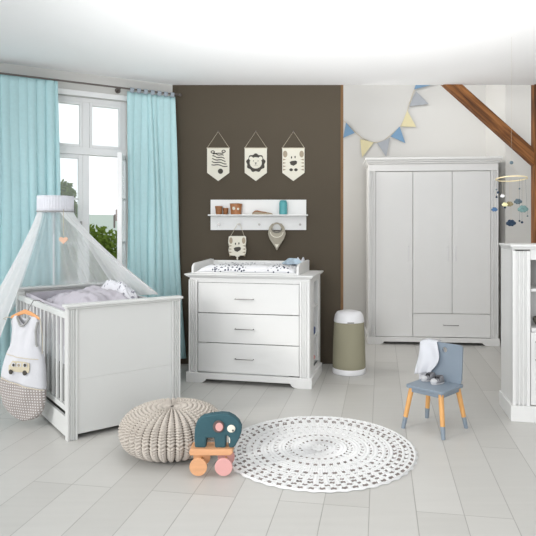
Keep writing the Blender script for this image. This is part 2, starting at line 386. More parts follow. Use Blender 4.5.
# beyond the window the line of sight runs to the back left
tree('green leafy tree seen through the open right half of the window', 'leafy_tree', -4.75, 14, 5.0,
     [(0,0,.45,1.05,1.0),(.55,-.4,-.6,1.0,1.0),(-.6,.3,-.4,1.1,1.0),(.1,0,-1.4,1.3,.9),(.9,.2,-1.6,.9,.8)], 3600, .07, 'leaf', 1)
tree('tall slim tree top behind the crib canopy in the left window half', 'leafy_tree', -4.95, 13, 6.0,
     [(-.02,0,1.95,.26,.45),(.02,.1,1.3,.34,.6),(-.1,.1,.4,.5,.8),(.0,0,-.9,.6,1)], 900, .06, 'leaf2', 2)
gm = nmat('meadow', srgb(128,150,100), .95, vary=.12, vscale=.3)
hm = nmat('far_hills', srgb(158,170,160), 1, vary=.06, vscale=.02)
struct(MB().grid(lambda u, v: (-70+90*u, 9+120*v, -3-.6*v*sin(3*u)), 20, 20).build('meadow', gm))
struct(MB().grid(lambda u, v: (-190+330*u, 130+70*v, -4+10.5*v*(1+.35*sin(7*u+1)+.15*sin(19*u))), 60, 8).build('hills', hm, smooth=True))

# ------------------------------------------------------------------ furniture helpers
def fluted(m, x0, x1, yf, yb, z0, z1, n=3, d=.011):
    w_ = x1-x0; e = w_*.16; g = (w_-2*e)/n; poly = [(x0, yb), (x0, yf), (x0+e, yf)]
    for k in range(n):
        a = x0+e+g*k
        poly += [(a+g*.15, yf), (a+g*.3, yf+d), (a+g*.7, yf+d), (a+g*.85, yf)]
    poly += [(x1, yf), (x1, yb)]
    return m.prism(poly, z0, z1, 'z')
def plinth_poly(x0, x1, z0, z1, foot, lift):
    p = [(x0,z0),(x0+foot,z0)]
    for k in range(7):
        a = PI/2*k/6; p.append((x0+foot+lift*1.6*sin(a), z0+lift*(1-cos(a))))
    for k in range(7):
        a = PI/2*(6-k)/6; p.append((x1-foot-lift*1.6*sin(a), z0+lift*(1-cos(a))))
    return p+[(x1-foot,z0),(x1,z0),(x1,z1),(x0,z1)]
def cornice(m, x0, x1, y0, y1, z, steps, back=0):
    for (o, a, b) in steps: m.box(x0-o, x1+o, y0-o, y1+back, z+a, z+b)
def bar_handle(parent, x, y, z, L, vertical=False, mt='steel', name='handle'):
    d = Vector((0,0,1)) if vertical else Vector((1,0,0)); c = Vector((x,y-.022,z))
    m = MB().tube([c-d*L/2+Vector((0,.022,0)), c-d*(L/2), c-d*(L/2-.01)-Vector((0,.003,0)), c+d*(L/2-.01)-Vector((0,.003,0)), c+d*(L/2), c+d*L/2+Vector((0,.022,0))], .0042, 8)
    return m.build(name, mt, parent, smooth=True)

# ------------------------------------------------------------------ dresser
DW, DD, DH = 1.06, .575, .915
ang = R(-12)
FR = Vector((.21, 4.643)); ux = Vector((cos(ang), sin(ang)))
FL = FR-ux*DW
dr = thing('dresser', 'white three-drawer dresser with fluted corners below the wall shelf', 'dresser', (FL.x, FL.y, 0), ang)
c = MB(); c.box(.01, .03, .03, DD-.005, .06, DH-.03); c.box(.01, DW-.02, DD-.02, DD-.005, .06, DH-.03)
c.box(.03, DW-.19, .05, DD-.02, .06, .085); c.box(.02, DW-.012, .012, .045, DH-.072, DH-.03)
# right side with an open shelf niche that faces sideways
s0, s1 = .2, .455
c.box(DW-.03, DW-.01, .03, s0, .06, DH-.03).box(DW-.03, DW-.01, s1, DD-.005, .06, DH-.03).box(DW-.03, DW-.01, s0, s1, .06, .13).box(DW-.03, DW-.01, s0, s1, DH-.07, DH-.03)
c.box(DW-.19, DW-.175, s0-.01, s1+.01, .06, DH-.03).box(DW-.175, DW-.03, s0-.012, s0, .06, DH-.03).box(DW-.175, DW-.03, s1, s1+.012, .06, DH-.03)
c.build('carcass', 'lacquer', dr, bevel=.002)
for zz in (.115, .365, .625): MB().box(DW-.175, DW-.012, s0, s1, zz, zz+.015).build('shelf', 'lacquer', dr, bevel=.001)
for (a, b) in ((.012, .088), (DW-.095, DW-.012)): fluted(MB(), a, b, .0, .05, .085, DH-.05).build('pilaster', 'lacquer', dr, bevel=.001)
m = MB(); cornice(m, 0, DW, 0, DD-.02, DH-.03, [(0,0,.008),(.012,.008,.018),(.02,.018,.03)], .02); m.build('top', 'lacquer', dr, bevel=.004)
m = MB(); m.prism(plinth_poly(-.008, DW+.008, 0, .085, .12, .035), -.012, .012, 'y'); m.box(-.008, .012, .012, DD-.005, 0, .085).box(DW-.012, DW+.008, .012, DD-.005, 0, .085)
m.build('plinth', 'lacquer', dr, bevel=.003)
zs = [.088, .337, .586, .843]
for k in range(3):
    d = MB().box(.094, DW-.1, .01, .03, zs[k]+.003, zs[k+1]-.003).build('drawer', 'lacquer', dr, bevel=.003)
    MB().box(.11, DW-.2, .0305, DD-.03, zs[k]+.02, zs[k+1]-.03).build('drawer_box', 'gap', d)
    bar_handle(d, .50, .01, zs[k]+.125, .155)
def dpt(x, y, z=0): v = FL+ux*x+Vector((-ux.y, ux.x))*y; return (v.x, v.y, z)
# changing top
ct = thing('changing_tray', 'white changing tray with raised side boards on top of the dresser', 'changing tray', dpt(0,0,DH+.001), ang)
def side(x0, x1): return MB().prism([(.02,0),(DD-.03,0),(DD-.03,.095),(DD-.08,.10),(.07,.085),(.035,.07),(.02,.05)], x0, x1, 'x')
side(.03,.048).build('side_board', 'lacquer', ct, bevel=.003); side(.935,.955).build('side_board', 'lacquer', ct, bevel=.003)
MB().box(.048,.935, DD-.048, DD-.03, 0, .085).build('back_board', 'lacquer', ct, bevel=.003)
MB().box(.048,.935, .03, DD-.048, 0, .012).build('tray', 'lacquer', ct, bevel=.002)
cp = thing('changing_pad', 'white padded changing mat with dark grey print in the tray on the dresser', 'changing mat', dpt(0,0,DH+.014), ang)
def pad(u, v):
    x = .07+.85*u; e = min(1, 8*u, 8*(1-u)); cr = sin(PI*v)**.5 if 0 < v < 1 else 0
    y = .045+ .46*v
    z = .048*(e**.5)*(cr)**.6 + .012*(sin(PI*v*1)**6 < .3)*0
    side_h = .02*(math.exp(-((v-.12)/.1)**2)+math.exp(-((v-.88)/.1)**2))*e**.5
    crease = -.009*(math.exp(-((u-.33)/.012)**2)+math.exp(-((u-.72)/.012)**2))
    return (x, y, max(.001, z+side_h+crease if 0 < v < 1 else .001))
MB().grid(pad, 90, 30, mfn=lambda u, v: 1 if (.16 < u < .5 or .72 < u < .95) else 0).build('cover', ['padplain', 'padprint'], cp, smooth=True, solid=.003)
def cloth_pile(name, label, loc, w_, d_, h_, mt, seed, rz=0, cat='cloth'):
    rnd = random.Random(seed); a = rnd.uniform(0,6)
    o = MB().grid(lambda u, v: (w_*(u-.5)*(1+.06*sin(5*v+a)), d_*(v-.5)*(1+.05*sin(6*u+a)), h_*(min(1, 6*u, 6*(1-u), 6*v, 6*(1-v)))**.5*(.75+.25*sin(9*u+a+3*v))*1.0), 24, 18).add([(-w_*.45,-d_*.45,0),(w_*.45,-d_*.45,0),(w_*.45,d_*.45,0),(-w_*.45,d_*.45,0)],[(0,3,2,1)]).build(name, mt, smooth=True)
    o.location = loc; o.rotation_euler = (0,0,rz); return tag(o, label, cat)
p = dpt(.825,.40,DH+.068); cloth_pile('muslin_cloth', 'crumpled white and blue muslin cloth on the changing mat, left one', p, .15, .12, .05, 'bluecloth', 4, .4)
p = dpt(.925-.04,.33,DH+.062); 
p = dpt(.89,.45,DH+.07); cloth_pile('folded_cloth', 'pale blue folded cloth by the right board of the changing tray', p, .075, .10, .055, 'whitecloth', 6, -.2)
# niche content
o = MB().lathe([(.022,0),(.026,.01),(.026,.09),(.014,.12),(.010,.17),(.013,.175)], n=20).build('bottle', 'basket', smooth=True); o.location = dpt(DW-.075,.33,.6415)
tag(o, 'slim grey bottle in the upper niche in the side of the dresser', 'bottle')
o = MB().box(-.035,.035,-.05,.05,0,.055).build('storage_box', 'bluebook', bevel=.003); o.location = dpt(DW-.06,.34,.3815); o.rotation_euler = (0,0,ang)
tag(o, 'dark blue box in the middle niche in the side of the dresser', 'box')
to = thing('stuffed_animal', 'small white, pink and black soft toy in the bottom niche of the dresser side', 'soft toy', dpt(DW-.055,.33,.1305), ang)
MB().ball((0,0,.04),.03,.035,.04).ball((0,0,.1),.027,.027,.028).build('body', 'whitecloth', to, smooth=True)
MB().ball((.003,-.02,.128),.012,.012,.018).ball((.003,.02,.128),.012,.012,.018).build('ears', 'black', to, smooth=True)
MB().ball((.018,-.01,.055),.022,.026,.02).build('bow', 'pink', to, smooth=True)

# ------------------------------------------------------------------ wardrobe
WX0 = wx(368.5, 6.45); WA = R(-5); WW = 1.417; WH = 2.085; WD = .54
def wl(px):
    k = (px-CX)/F; return (6.45*k-WX0)/(cos(WA)-k*sin(WA))
wd = thing('wardrobe', 'tall white three-door wardrobe with fluted sides and cornice', 'wardrobe', (WX0, 6.45, 0), WA)
m = MB(); m.box(.005,.025,.03,WD,.08,WH-.08).box(WW-.025,WW-.005,.03,WD,.08,WH-.08).box(.025,WW-.025,WD-.015,WD,.08,WH-.08)
m.box(.025,WW-.025,.04,WD-.015,.08,.10).box(.025,WW-.025,.05,WD-.015,WH-.11,WH-.09).box(.49,.505,.05,WD-.015,.1,WH-.11); m.build('carcass', 'lacquer', wd, bevel=.002)
for (a, b) in ((.0,.076),(WW-.076,WW)): fluted(MB(), a, b, .0, .045, .082, WH-.15, d=.014).build('pilaster', 'lacquer', wd, bevel=.0015)
MB().box(0,WW,.002,.045,WH-.15,WH-.075).build('frieze', 'lacquer', wd, bevel=.003)
m = MB(); cornice(m, 0, WW, 0, WD, WH-.08, [(.0,0,.012),(.012,.012,.032),(.024,.032,.052),(.036,.052,.08)]); m.build('cornice', 'lacquer', wd, bevel=.006)
m = MB(); m.prism(plinth_poly(-.012, WW+.012, 0, .082, .13, .032), -.012, .02, 'y'); m.box(-.012,.01,.02,WD,0,.082).box(WW-.01,WW+.012,.02,WD,0,.082); m.build('plinth', 'lacquer', wd, bevel=.003)
d1 = wl(413); d2 = wl(452.4); zd = wz(314, 6.37)
for (a, b, z0, hx) in ((.080, d1-.0025, .086, d1-.05), (d1+.0025, d2-.0025, zd+.0025, d2-.05), (d2+.0025, WW-.080, zd+.0025, d2+.035)):
    d = MB().box(a, b, .012, .034, z0, WH-.154).build('door', 'lacquer', wd, bevel=.003)
    bar_handle(d, hx, .012, wz(253.5, 6.38), .15, True, 'plastic')
d = MB().box(d1+.0025, WW-.080, .012, .034, .088, zd-.0025).build('drawer', 'lacquer', wd, bevel=.003)
bar_handle(d, wl(451), .012, wz(325.5, 6.36), .16, False, 'steel')

# ------------------------------------------------------------------ right cabinet
ca = R(-9)
cb = thing('highboard', 'white cabinet with open shelves at the right edge of the room', 'cabinet', (1.535, 3.875, 0), ca)
CW, CD, CH = .95, .37, 1.185
m = MB(); m.box(.0,.02,.02,CD,.05,CH-.03).box(CW-.02,CW,.02,CD,.05,CH-.03).box(.02,CW-.02,CD-.015,CD,.05,CH-.03).box(.02,CW-.02,.03,CD-.015,.11,.13).box(.115,CW-.115,.012,.04,CH-.10,CH-.03)
m.box(.105,.125,.04,CD-.015,.13,CH-.1); m.build('carcass', 'lacquer', cb, bevel=.002)
for (a, b) in ((.0,.112),(CW-.112,CW)): fluted(MB(), a, b, .0, .04, .105, CH-.04, d=.018).build('pilaster', 'lacquer', cb, bevel=.0015)
m = MB(); cornice(m, 0, CW, 0, CD, CH-.03, [(0.003,0,.01),(.010,.01,.018),(.018,.018,.035)]); m.build('top', 'lacquer', cb, bevel=.004)
m = MB(); m.prism(plinth_poly(-.014, CW+.014, 0, .105, .16, .03), -.014, .012, 'y'); m.box(-.014,.004,.012,CD,0,.105).box(CW-.004,CW+.014,.012,CD,0,.105); m.build('plinth', 'lacquer', cb, bevel=.003)
MB().box(.125,CW-.115,.03,CD-.015,.87,.89).build('shelf', 'lacquer', cb, bevel=.002)
MB().box(.125,CW-.115,.02,CD-.015,.60,.625).build('shelf', 'lacquer', cb, bevel=.002)
for (a, b, hx) in ((.118,CW/2-.002,.15),(CW/2+.002,CW-.118,CW-.16)):
    d = MB().box(a, b, .008, .028, .11, .598).build('door', 'lacquer', cb, bevel=.003)
    m = MB()
    m.box(a+.03,b-.03,.002,.008,.15,.158).box(a+.03,b-.03,.002,.008,.55,.558).box(a+.03,a+.038,.002,.008,.158,.55).box(b-.038,b-.03,.002,.008,.158,.55)
    m.build('moulding', 'lacquer', d, bevel=.001)
    bar_handle(d, hx, .008, .475, .12, True, 'rodmetal')
def cpt(x, y, z): c_, s_ = cos(ca), sin(ca); return (1.535+x*c_-y*s_, 3.875+x*s_+y*c_, z)
o = MB().lathe([(.07,0),(.085,.02),(.09,.05),(.082,.055),(.078,.02),(.02,.012)], n=28).build('bowl', 'basket', smooth=True); o.location = cpt(.26,.16,.6258); tag(o, 'dark grey round tray on the lower shelf of the right cabinet', 'bowl')
o = MB().box(-.10,.10,-.07,.07,0,.16).build('storage_basket', 'ink2', bevel=.01); o.location = cpt(.34,.2,.891); o.rotation_euler = (0,0,ca); tag(o, 'taupe fabric box on the upper shelf of the right cabinet', 'box')

# ------------------------------------------------------------------ crib
CA = math.atan2(.464, .602); A = Vector((-1.321, 3.493)); ex = Vector((cos(CA), sin(CA))); ny = Vector((-sin(CA), cos(CA)))
def kpt(x, y, z): v = A+ex*x+ny*y; return (v.x, v.y, z)
cr = thing('crib', 'white baby crib with slatted sides under the sheer canopy', 'crib', (A.x, A.y, 0), CA)
W_, L_, HT = .76, 1.32, .832
PW = .062
for y0, s in ((0, 1), (L_, -1)):
    for x0 in (0, W_-PW):
        m = MB()
        if s == 1: fluted(m, x0, x0+PW, 0, .05, 0 if x0 == 0 else 0, HT-.03, n=3, d=.010)
        else: m.box(x0, x0+PW, L_-.05, L_, 0, HT-.03)
        m.build('post', 'crib_white', cr, bevel=.002)
    ya, yb = (.012, .034) if s == 1 else (L_-.034, L_-.012)
    MB().box(PW, W_-PW, ya, yb, .3672, HT-.03).build('end_panel', 'crib_white', cr, bevel=.0015)
    MB().box(PW, W_-PW, ya, yb, .03, .3668).build('end_panel', 'crib_white', cr, bevel=.0015)
    m = MB(); ya, yb = (-.008, .058) if s == 1 else (L_-.058, L_+.008)
    m.box(-.006, W_+.006, ya+.004, yb-.004, HT-.03, HT-.018); m.box(-.016, W_+.016, ya-.006, yb+.004, HT-.018, HT); m.build('cap', 'crib_white', cr, bevel=.005)
for x0 in (.008, W_-.036):
    MB().box(x0, x0+.028, .05, L_-.05, .735, .775).build('top_rail', 'crib_white', cr, bevel=.006)
    MB().box(x0, x0+.028, .05, L_-.05, .165, .20).build('bottom_rail', 'crib_white', cr, bevel=.004)
    n = 13
    for k in range(n):
        y = .05+(L_-.1)*(k+.5)/n
        MB().box(x0+.006, x0+.022, y-.015, y+.015, .20, .735).build('bar', 'crib_white', cr, bevel=.003)
dw = MB().box(.004, .024, .055, L_-.055, .015, .135).build('bed_drawer', 'crib_white', cr, bevel=.003)
MB().box(.045, W_-.05, .07, L_-.07, .02, .385).build('shade_box', 'gap', dw)  # added dark box, stands in for the shade behind the lower bars
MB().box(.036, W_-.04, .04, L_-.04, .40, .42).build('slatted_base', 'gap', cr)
o = MB().box(.04, W_-.045, .05, L_-.05, 0, .12).build('mattress', 'whitecloth', bevel=.02); o.location = (A.x,A.y,.42); o.rotation_euler = (0,0,CA); tag(o, 'white mattress lying inside the crib behind its bars', 'mattress')
# bumper inside
bp_ = MB()
def bumper(u, v):
    P = [(.62,.10),(.07,.10),(.055,.14),(.055,.62),(.055,L_-.12),(.09,L_-.085),(W_-.10,L_-.085),(W_-.07,L_-.12),(W_-.07,.55)]
    t = u*(len(P)-1); i = min(int(t), len(P)-2); f = t-i
    x = P[i][0]*(1-f)+P[i+1][0]*f; y = P[i][1]*(1-f)+P[i+1][1]*f
    cx_, cy_ = W_/2, L_/2; n = Vector((x-cx_, (y-cy_)*.5)).normalized()
    a = 2*PI*v
    return (x-n.x*.014*(cos(a)-.2), y-n.y*.014*(cos(a)-.2), .54+.125+.125*sin(a)*(1+.04*sin(30*u)))
bp_.grid(bumper, 90, 12); o = bp_.build('bumper', 'lilac', smooth=True); o.location = (A.x,A.y,0); o.rotation_euler = (0,0,CA)
tag(o, 'lilac grey padded bumper along the inside of the crib bars', 'bumper')
# quilt: a mound above the mattress
def mound(cx_, cy_, rx, ry, h, z0, seed, wr=.012, rot=0, pw=.55):
    rnd = random.Random(seed); a = [rnd.uniform(0,6) for _ in range(4)]
    def fn(u, v):
        x = (u*2-1); y = (v*2-1)
        qx = x*math.sqrt(1-y*y/2.6); qy = y*math.sqrt(1-x*x/2.6)
        r = max(abs(x), abs(y)); e = max(0, 1-r**2.6)**pw
        z = z0+h*e+wr*e*(sin(7*x+a[0]+3*y)+sin(9*y+a[1]-4*x)+.6*sin(17*x*y+a[2])+.5*sin(23*x+9*y+a[3])+.4*sin(31*y-13*x+a[0]))
        X, Y = qx*rx, qy*ry
        return (cx_+X*cos(rot)-Y*sin(rot), cy_+X*sin(rot)+Y*cos(rot), z)
    return fn
def soft(name, label, cat, fn, mt, solid=.006, n=44):
    o = MB().grid(fn, n, n).build(name, mt, smooth=True, solid=solid, angle=180); o.location = (A.x, A.y, 0); o.rotation_euler = (0,0,CA); return tag(o, label, cat)
soft('quilt', 'lilac grey quilt heaped at the near end of the crib', 'quilt', mound(.335,.52,.265,.40,.30,.555,2,.009,0,.42), 'lilac')
soft('printed_blanket', 'white blanket with grey print behind the lilac quilt in the crib', 'blanket', mound(.60,.74,.085,.36,.33,.555,5,.01), 'quiltprint')
soft('pillow', 'lilac pillow at the far end of the crib under the canopy', 'pillow', mound(.30,1.06,.20,.13,.22,.555,8,.006), 'lilac')

# canopy
cn = thing('bed_canopy', 'sheer white canopy with gathered band hung over the crib', 'canopy', (0,0,0))
kc = Vector((wx(55.5,4.62), 4.62)); BR = .13; zb0, zb1 = wz(212, 4.5), wz(196, 4.6)
MB().grid(lambda u, v: (kc.x+(BR+.006+.002*sin(40*2*PI*u))*cos(2*PI*u), kc.y+(BR+.006+.002*sin(40*2*PI*u))*sin(2*PI*u), zb0+(zb1-zb0)*v), 240, 4, True).build('band', 'band', cn, smooth=True, solid=.004)
MB().tube([(kc.x+(BR+.009)*cos(2*PI*i/40), kc.y+(BR+.009)*sin(2*PI*i/40), zb0+.006) for i in range(40)], .005, 6, True).build('piping', 'bagtrim', cn, smooth=True)
def sheet(name, pts_bottom, a0, a1, mt, n=80, nv=24, folds=9, amp=.02, mid=.0):
    # lofts from the ring (angles a0..a1) down to a polyline
    def pl(u):
        t = u*(len(pts_bottom)-1); i = min(int(t), len(pts_bottom)-2); f = t-i; f = f*f*(3-2*f)*.5+f*.5
        return Vector(pts_bottom[i])*(1-f)+Vector(pts_bottom[i+1])*f
    def fn(u, v):
        a = a0+(a1-a0)*u; top = Vector((kc.x+BR*cos(a), kc.y+BR*sin(a), zb0+.01)); b = pl(u)
        p = top.lerp(b, v); s = v**1.15
        p.x = top.x+(b.x-top.x)*s; p.y = top.y+(b.y-top.y)*s
        w_ = amp*(.25+v)*sin(2*PI*folds*u+2*v)
        d = Vector((p.x-kc.x, p.y-kc.y, 0)); d = d.normalized() if d.length > 1e-4 else Vector((1,0,0))
        return p+d*w_*.8
    MB().grid(fn, n, nv).build(name, mt, cn, smooth=True, angle=180)
# right part falls over the far rail and the near end; left part hangs outside the near side; back part along the wall side
sheet('veil_right', [kpt(.69,.36,.86), kpt(.80,.45,.80), kpt(.81,.80,.76), kpt(.80,1.2,.72)], -1.0, .9, 'net2', folds=8, amp=.018)
sheet('veil_back', [kpt(.80,1.2,.72), kpt(.55,L_+.06,.70), (-2.19,4.66,.66)], .9, 2.6, 'net', folds=8, amp=.015)
sheet('veil_left', [(-2.19,4.66,.66), (-2.40,4.50,.42), (-2.38,4.22,.36), (-2.08,4.16,.42)], 2.6, 4.3, 'net2', folds=8, amp=.018)
# stand behind the crib end
m = MB().tube([kpt(.30,L_+.035,.25), kpt(.30,L_+.035,1.45), (kc.x+.0,kc.y+BR+.02,zb1-.06), (kc.x,kc.y+BR-.002,zb1-.06)], .007, 8)
m.build('stand', 'plastic', cn, smooth=True)
hx_, hy_ = wx(63.5,4.40), 4.40
ht = thing('heart_charm', 'small peach wooden heart hanging on a string inside the canopy', 'heart', (hx_,hy_,0))
hp = []
for k in range(40):
    t = 2*PI*k/40; hp.append((.0021*16*sin(t)**3, wz(240,4.40)+.0019*(13*cos(t)-5*cos(2*t)-2*cos(3*t)-cos(4*t))))
MB().prism(hp, -.005, .005, 'y').build('heart', 'peach', ht, bevel=.002)
MB().cyl((0,0,wz(237,4.40)+.01),(0,.0,zb0+.02),.0022,n=6).build('string', 'string', ht)

# sleeping bag on hanger
bagc = Vector((-1.700, 3.760)); bang = R(-20)
hg = thing('clothes_hanger', 'light wooden clothes hanger hooked over the crib side rail', 'hanger', (bagc.x,bagc.y,.735), bang)
pts = [(-.115,0,-.03),(-.06,0,.008),(0,0,.022),(.06,0,.012),(.115,0,-.02)]
MB().prism([(-.12,-.035),(-.11,-.012),(-.05,.014),(0,.034),(.05,.02),(.12,-.012),(.125,-.03),(.06,-.008),(0,.004),(-.05,-.01)], -.007, .007, 'y').build('hanger_arm', 'hanger', hg, bevel=.004)
hr = Matrix.Rotation(-bang, 3, 'Z')@(Vector((*kpt(.022,.66,.79),))-Vector((bagc.x,bagc.y,.735)))
MB().tube([(.02,0,.02),(.03,.01,.05),(hr.x*.5,hr.y*.5,.075),(hr.x-.01,hr.y-.012,.06),(hr.x,hr.y,.047),(hr.x+.014,hr.y+.014,.035)], .0025, 6).build('hook', 'rodmetal', hg, smooth=True)
sb = thing('sleeping_bag', 'white baby sleeping bag with bus appliqué and dotted grey foot hanging on the crib', 'sleeping bag', (bagc.x,bagc.y,0), bang)
ZT_, ZB_ = .725, .045
def hw(v):  # left and right outline
    P = [(0,.095,.100),(.05,.108,.114),(.13,.096,.100),(.26,.102,.110),(.36,.145,.148),(.5,.182,.166),(.66,.205,.172),(.78,.205,.170),(.87,.185,.155),(.93,.150,.128),(.97,.105,.09),(.99,.06,.05),(1,.01,.01)]
    for a, b in zip(P, P[1:]):
        if v <= b[0]:
            f = (v-a[0])/(b[0]-a[0]); return a[1]+(b[1]-a[1])*f, a[2]+(b[2]-a[2])*f
    return .01,.01
def bagf(v0, v1, sgn):
    def fn(u, v):
        t = u*2-1; b0 = v0+(.045*t if v0 else 0); b1 = v1+(.045*t if v1 < 1 else 0)
        v = b0+(b1-b0)*v; l, r = hw(v)
        x = (l+r)/2*t+(r-l)/2
        neck = .052*max(0, 1-(x/.05)**2) if abs(x) < .05 else 0
        z = ZT_-(ZT_-ZB_)*v-neck*max(0, 1-v/.3)*(1 if sgn < 0 else .35)
        th = (.012+.045*sin(PI*min(1, v*.95)))*max(0, 1-t*t)**.5
        wrk = .004*sin(18*v+4*t)+.003*sin(9*t+7*v)
        return (x, sgn*(th+wrk*max(0,1-t*t)), z)
    return fn
m = MB().grid(bagf(0,.635,-1), 30, 34).grid(bagf(0,.635,1), 30, 34); m.build('bag_body', 'bagwhite', sb, smooth=True, solid=.002)
m = MB().grid(bagf(.635,1,-1), 30, 18).grid(bagf(.635,1,1), 30, 18); m.build('foot', 'dots', sb, smooth=True, solid=.002)
def bagp(x, z, off=.004):
    v = (ZT_-z)/(ZT_-ZB_); l, r = hw(v); t = max(-1, min(1, (x-(r-l)/2)/((l+r)/2)))
    th = (.012+.045*sin(PI*min(1, v*.95)))*max(0, 1-t*t)**.5+(.004*sin(18*v+4*t)+.003*sin(9*t+7*v))*max(0,1-t*t)
    return (x, -th-off, z)
def strip(pts, r, name, mt, par=None): return MB().tube(pts, r, 6).build(name, mt, par or sb, smooth=True)
strip([bagp(-.054+.108*k/14, ZT_-.004-.058*(1-((k-7)/7)**2)) for k in range(15)], .006, 'neck_binding', 'bagtrim')
strip([bagp(hw(v)[1]-.006+.0*v, ZT_-(ZT_-ZB_)*v, .001) for v in [.05+.023*k for k in range(11)]] if False else [bagp(hw(v)[1]-.004, ZT_-(ZT_-ZB_)*v, .001) for v in [.05+.023*k for k in range(11)]], .008, 'armhole_binding', 'bagtrim')
strip([bagp(-hw(v)[0]+.004, ZT_-(ZT_-ZB_)*v, .001) for v in [.05+.023*k for k in range(11)]], .006, 'armhole_binding', 'bagwhite')
strip([bagp(-.125+.26*k/12, .475-.0015*k) for k in range(13)], .0025, 'seam', 'ribbon')
strip([bagp(-.196+.362*k/14, ZT_-(ZT_-ZB_)*(.595+.09*k/14), .002) for k in range(15)], .003, 'seam', 'ribbon')
strip([(.115,-.01,.73),(.135,-.015,.725),(.15,-.005,.60),(.14,0,.45)], .002, 'tie', 'string')
strip([(-.11,0,.712),(-.15,-.01,.71),(-.165,-.02,.70),(-.15,-.01,.695)], .003, 'tie', 'ribbon')
# bus
def patch(poly, off, name, mt, par):
    c_ = (sum(p[0] for p in poly)/len(poly), sum(p[1] for p in poly)/len(poly)); n = len(poly)
    f = MB(); f.add([bagp(*c_, off)]+[bagp(p[0],p[1],off) for p in poly]+[bagp(p[0],p[1],off-.003) for p in poly], [(0,1+(i+1)%n,1+i) for i in range(n)]+[(1+i,1+(i+1)%n,1+n+(i+1)%n,1+n+i) for i in range(n)])
    return f.build(name, mt, par)
def disc(cx_, cz, r, n=14): return [(cx_+r*cos(2*PI*k/n), cz+r*sin(2*PI*k/n)) for k in range(n)]
bx, bz = .0, .405
bus = patch([(-.075,bz-.030),(.0,bz-.032),(.082,bz-.032),(.088,bz-.005),(.086,bz+.028),(.05,bz+.036),(0,bz+.038),(-.045,bz+.036),(-.062,bz+.012),(-.078,bz+.004)], .008, 'bus_patch', 'bus', sb)
for wx_ in (-.05, .055): patch(disc(wx_, bz-.034, .016), .011, 'wheel', 'ink', bus); 
for (a, b) in ((-.045,-.012),(-.004,.03),(.042,.072)): patch([(a,bz+.004),(b,bz+.004),(b,bz+.026),(a+.006,bz+.028)], .011, 'bus_window', 'bagwhite', bus)
patch(disc(-.024,bz+.014,.009), .013, 'animal_face', 'ink', bus); patch(disc(.014,bz+.014,.009), .013, 'animal_face', 'ink2', bus); patch(disc(.06,bz+.016,.010), .013, 'animal_face', 'ink', bus)

# ------------------------------------------------------------------ wall shelf with its things
sx0, sx1 = wx(210.8, YB), wx(306.2, YB)
sh = thing('wall_shelf', 'white wall shelf with peg row on the dark brown wall', 'shelf', (0, YB-.001, 0))
zt, zb = wz(199.8, YB), wz(230, YB); zl = wz(214.6, YB-.05)
MB().box(sx0, sx1, -.018, 0, zb, zt).build('back_board', 'lacquer', sh, bevel=.002)
MB().box(sx0-.013, sx1+.013, -.118, -.0185, zl-.012, zl).build('ledge', 'lacquer', sh, bevel=.003)
pegx = [wx(p, YB-.03) for p in (219, 239, 259.3, 280.3, 300)]
for x in pegx: MB().cyl((x,-.018,wz(225,YB-.03)),(x,-.055,wz(225,YB-.03)+.004),.007).cyl((x,-.05,wz(225,YB-.03)+.004),(x,-.058,wz(225,YB-.03)+.005),.011).build('peg', 'steel', sh, smooth=True)
ys = YB-.001-.066
def cup(label, px, r, h, mt, group=None, flare=1.12, ear=False, dy=0):
    r_ = thing('pot', label, 'pot', (wx(px, ys+dy), ys+dy, zl+.0005), 0, group)
    MB().lathe([(r*.8,0),(r*.9,.003),(r*flare*.95,h*.75),(r*flare,h*.76),(r*flare,h),(r*.95,h),(r*.8,h*.35),(.004,h*.3)], n=28).build('pot_body', mt, r_, smooth=True)
    MB().tube([(r*flare*cos(2*PI*k/24), r*flare*sin(2*PI*k/24), h*.98) for k in range(24)], .003, 6, True).build('rim', 'copper' if mt == 'terracotta' else 'terracotta', r_, smooth=True)
    if ear: MB().ball((-r*.3,-r*1.02,h*.55),.014,.006,.016).ball((r*.45,-r*.98,h*.5),.01,.006,.012).build('applique', 'felt_white', r_, smooth=True)
    return r_
cup('small brown pot at the left end of the wall shelf', 218.8, .031, .078, 'terracotta')
cup('small brown pot tucked between the left pot and the wide one', 225.5, .023, .060, 'terracotta', dy=.012)
cup('wide copper brown pot with pale applique on the wall shelf', 236, .055, .102, 'copper', ear=True, flare=1.05, dy=-.0)
tc_ = thing('storage_jar', 'teal lidded jar at the right part of the wall shelf', 'jar', (wx(283.2,ys), ys, zl+.0005))
MB().lathe([(.034,0),(.038,.004),(.038,.112),(.034,.118)], n=32).build('jar_body', 'teal', tc_, smooth=True)
MB().lathe([(.030,.1185),(.033,.121),(.033,.128),(.026,.134),(.008,.136)], n=28).build('lid', 'teal', tc_, smooth=True)
ft = thing('rattle', 'flat grey-brown wooden toy lying in the middle of the wall shelf', 'toy', (wx(262.5,ys), ys, zl+.0005))
MB().prism([(-.10,0),(-.095,.012),(-.07,.036),(-.045,.038),(-.01,.028),(.04,.022),(.085,.014),(.10,.003),(.10,0)], -.022, .022, 'y').build('body', 'ink2', ft, bevel=.004)
MB().prism([(-.10,0.012),(-.07,.037),(-.045,.039),(-.01,.029),(.04,.023),(.04,.015),(-.01,.02),(-.06,.026)], -.0235, .0235, 'y').build('stripe', 'terracotta', ft, bevel=.002)

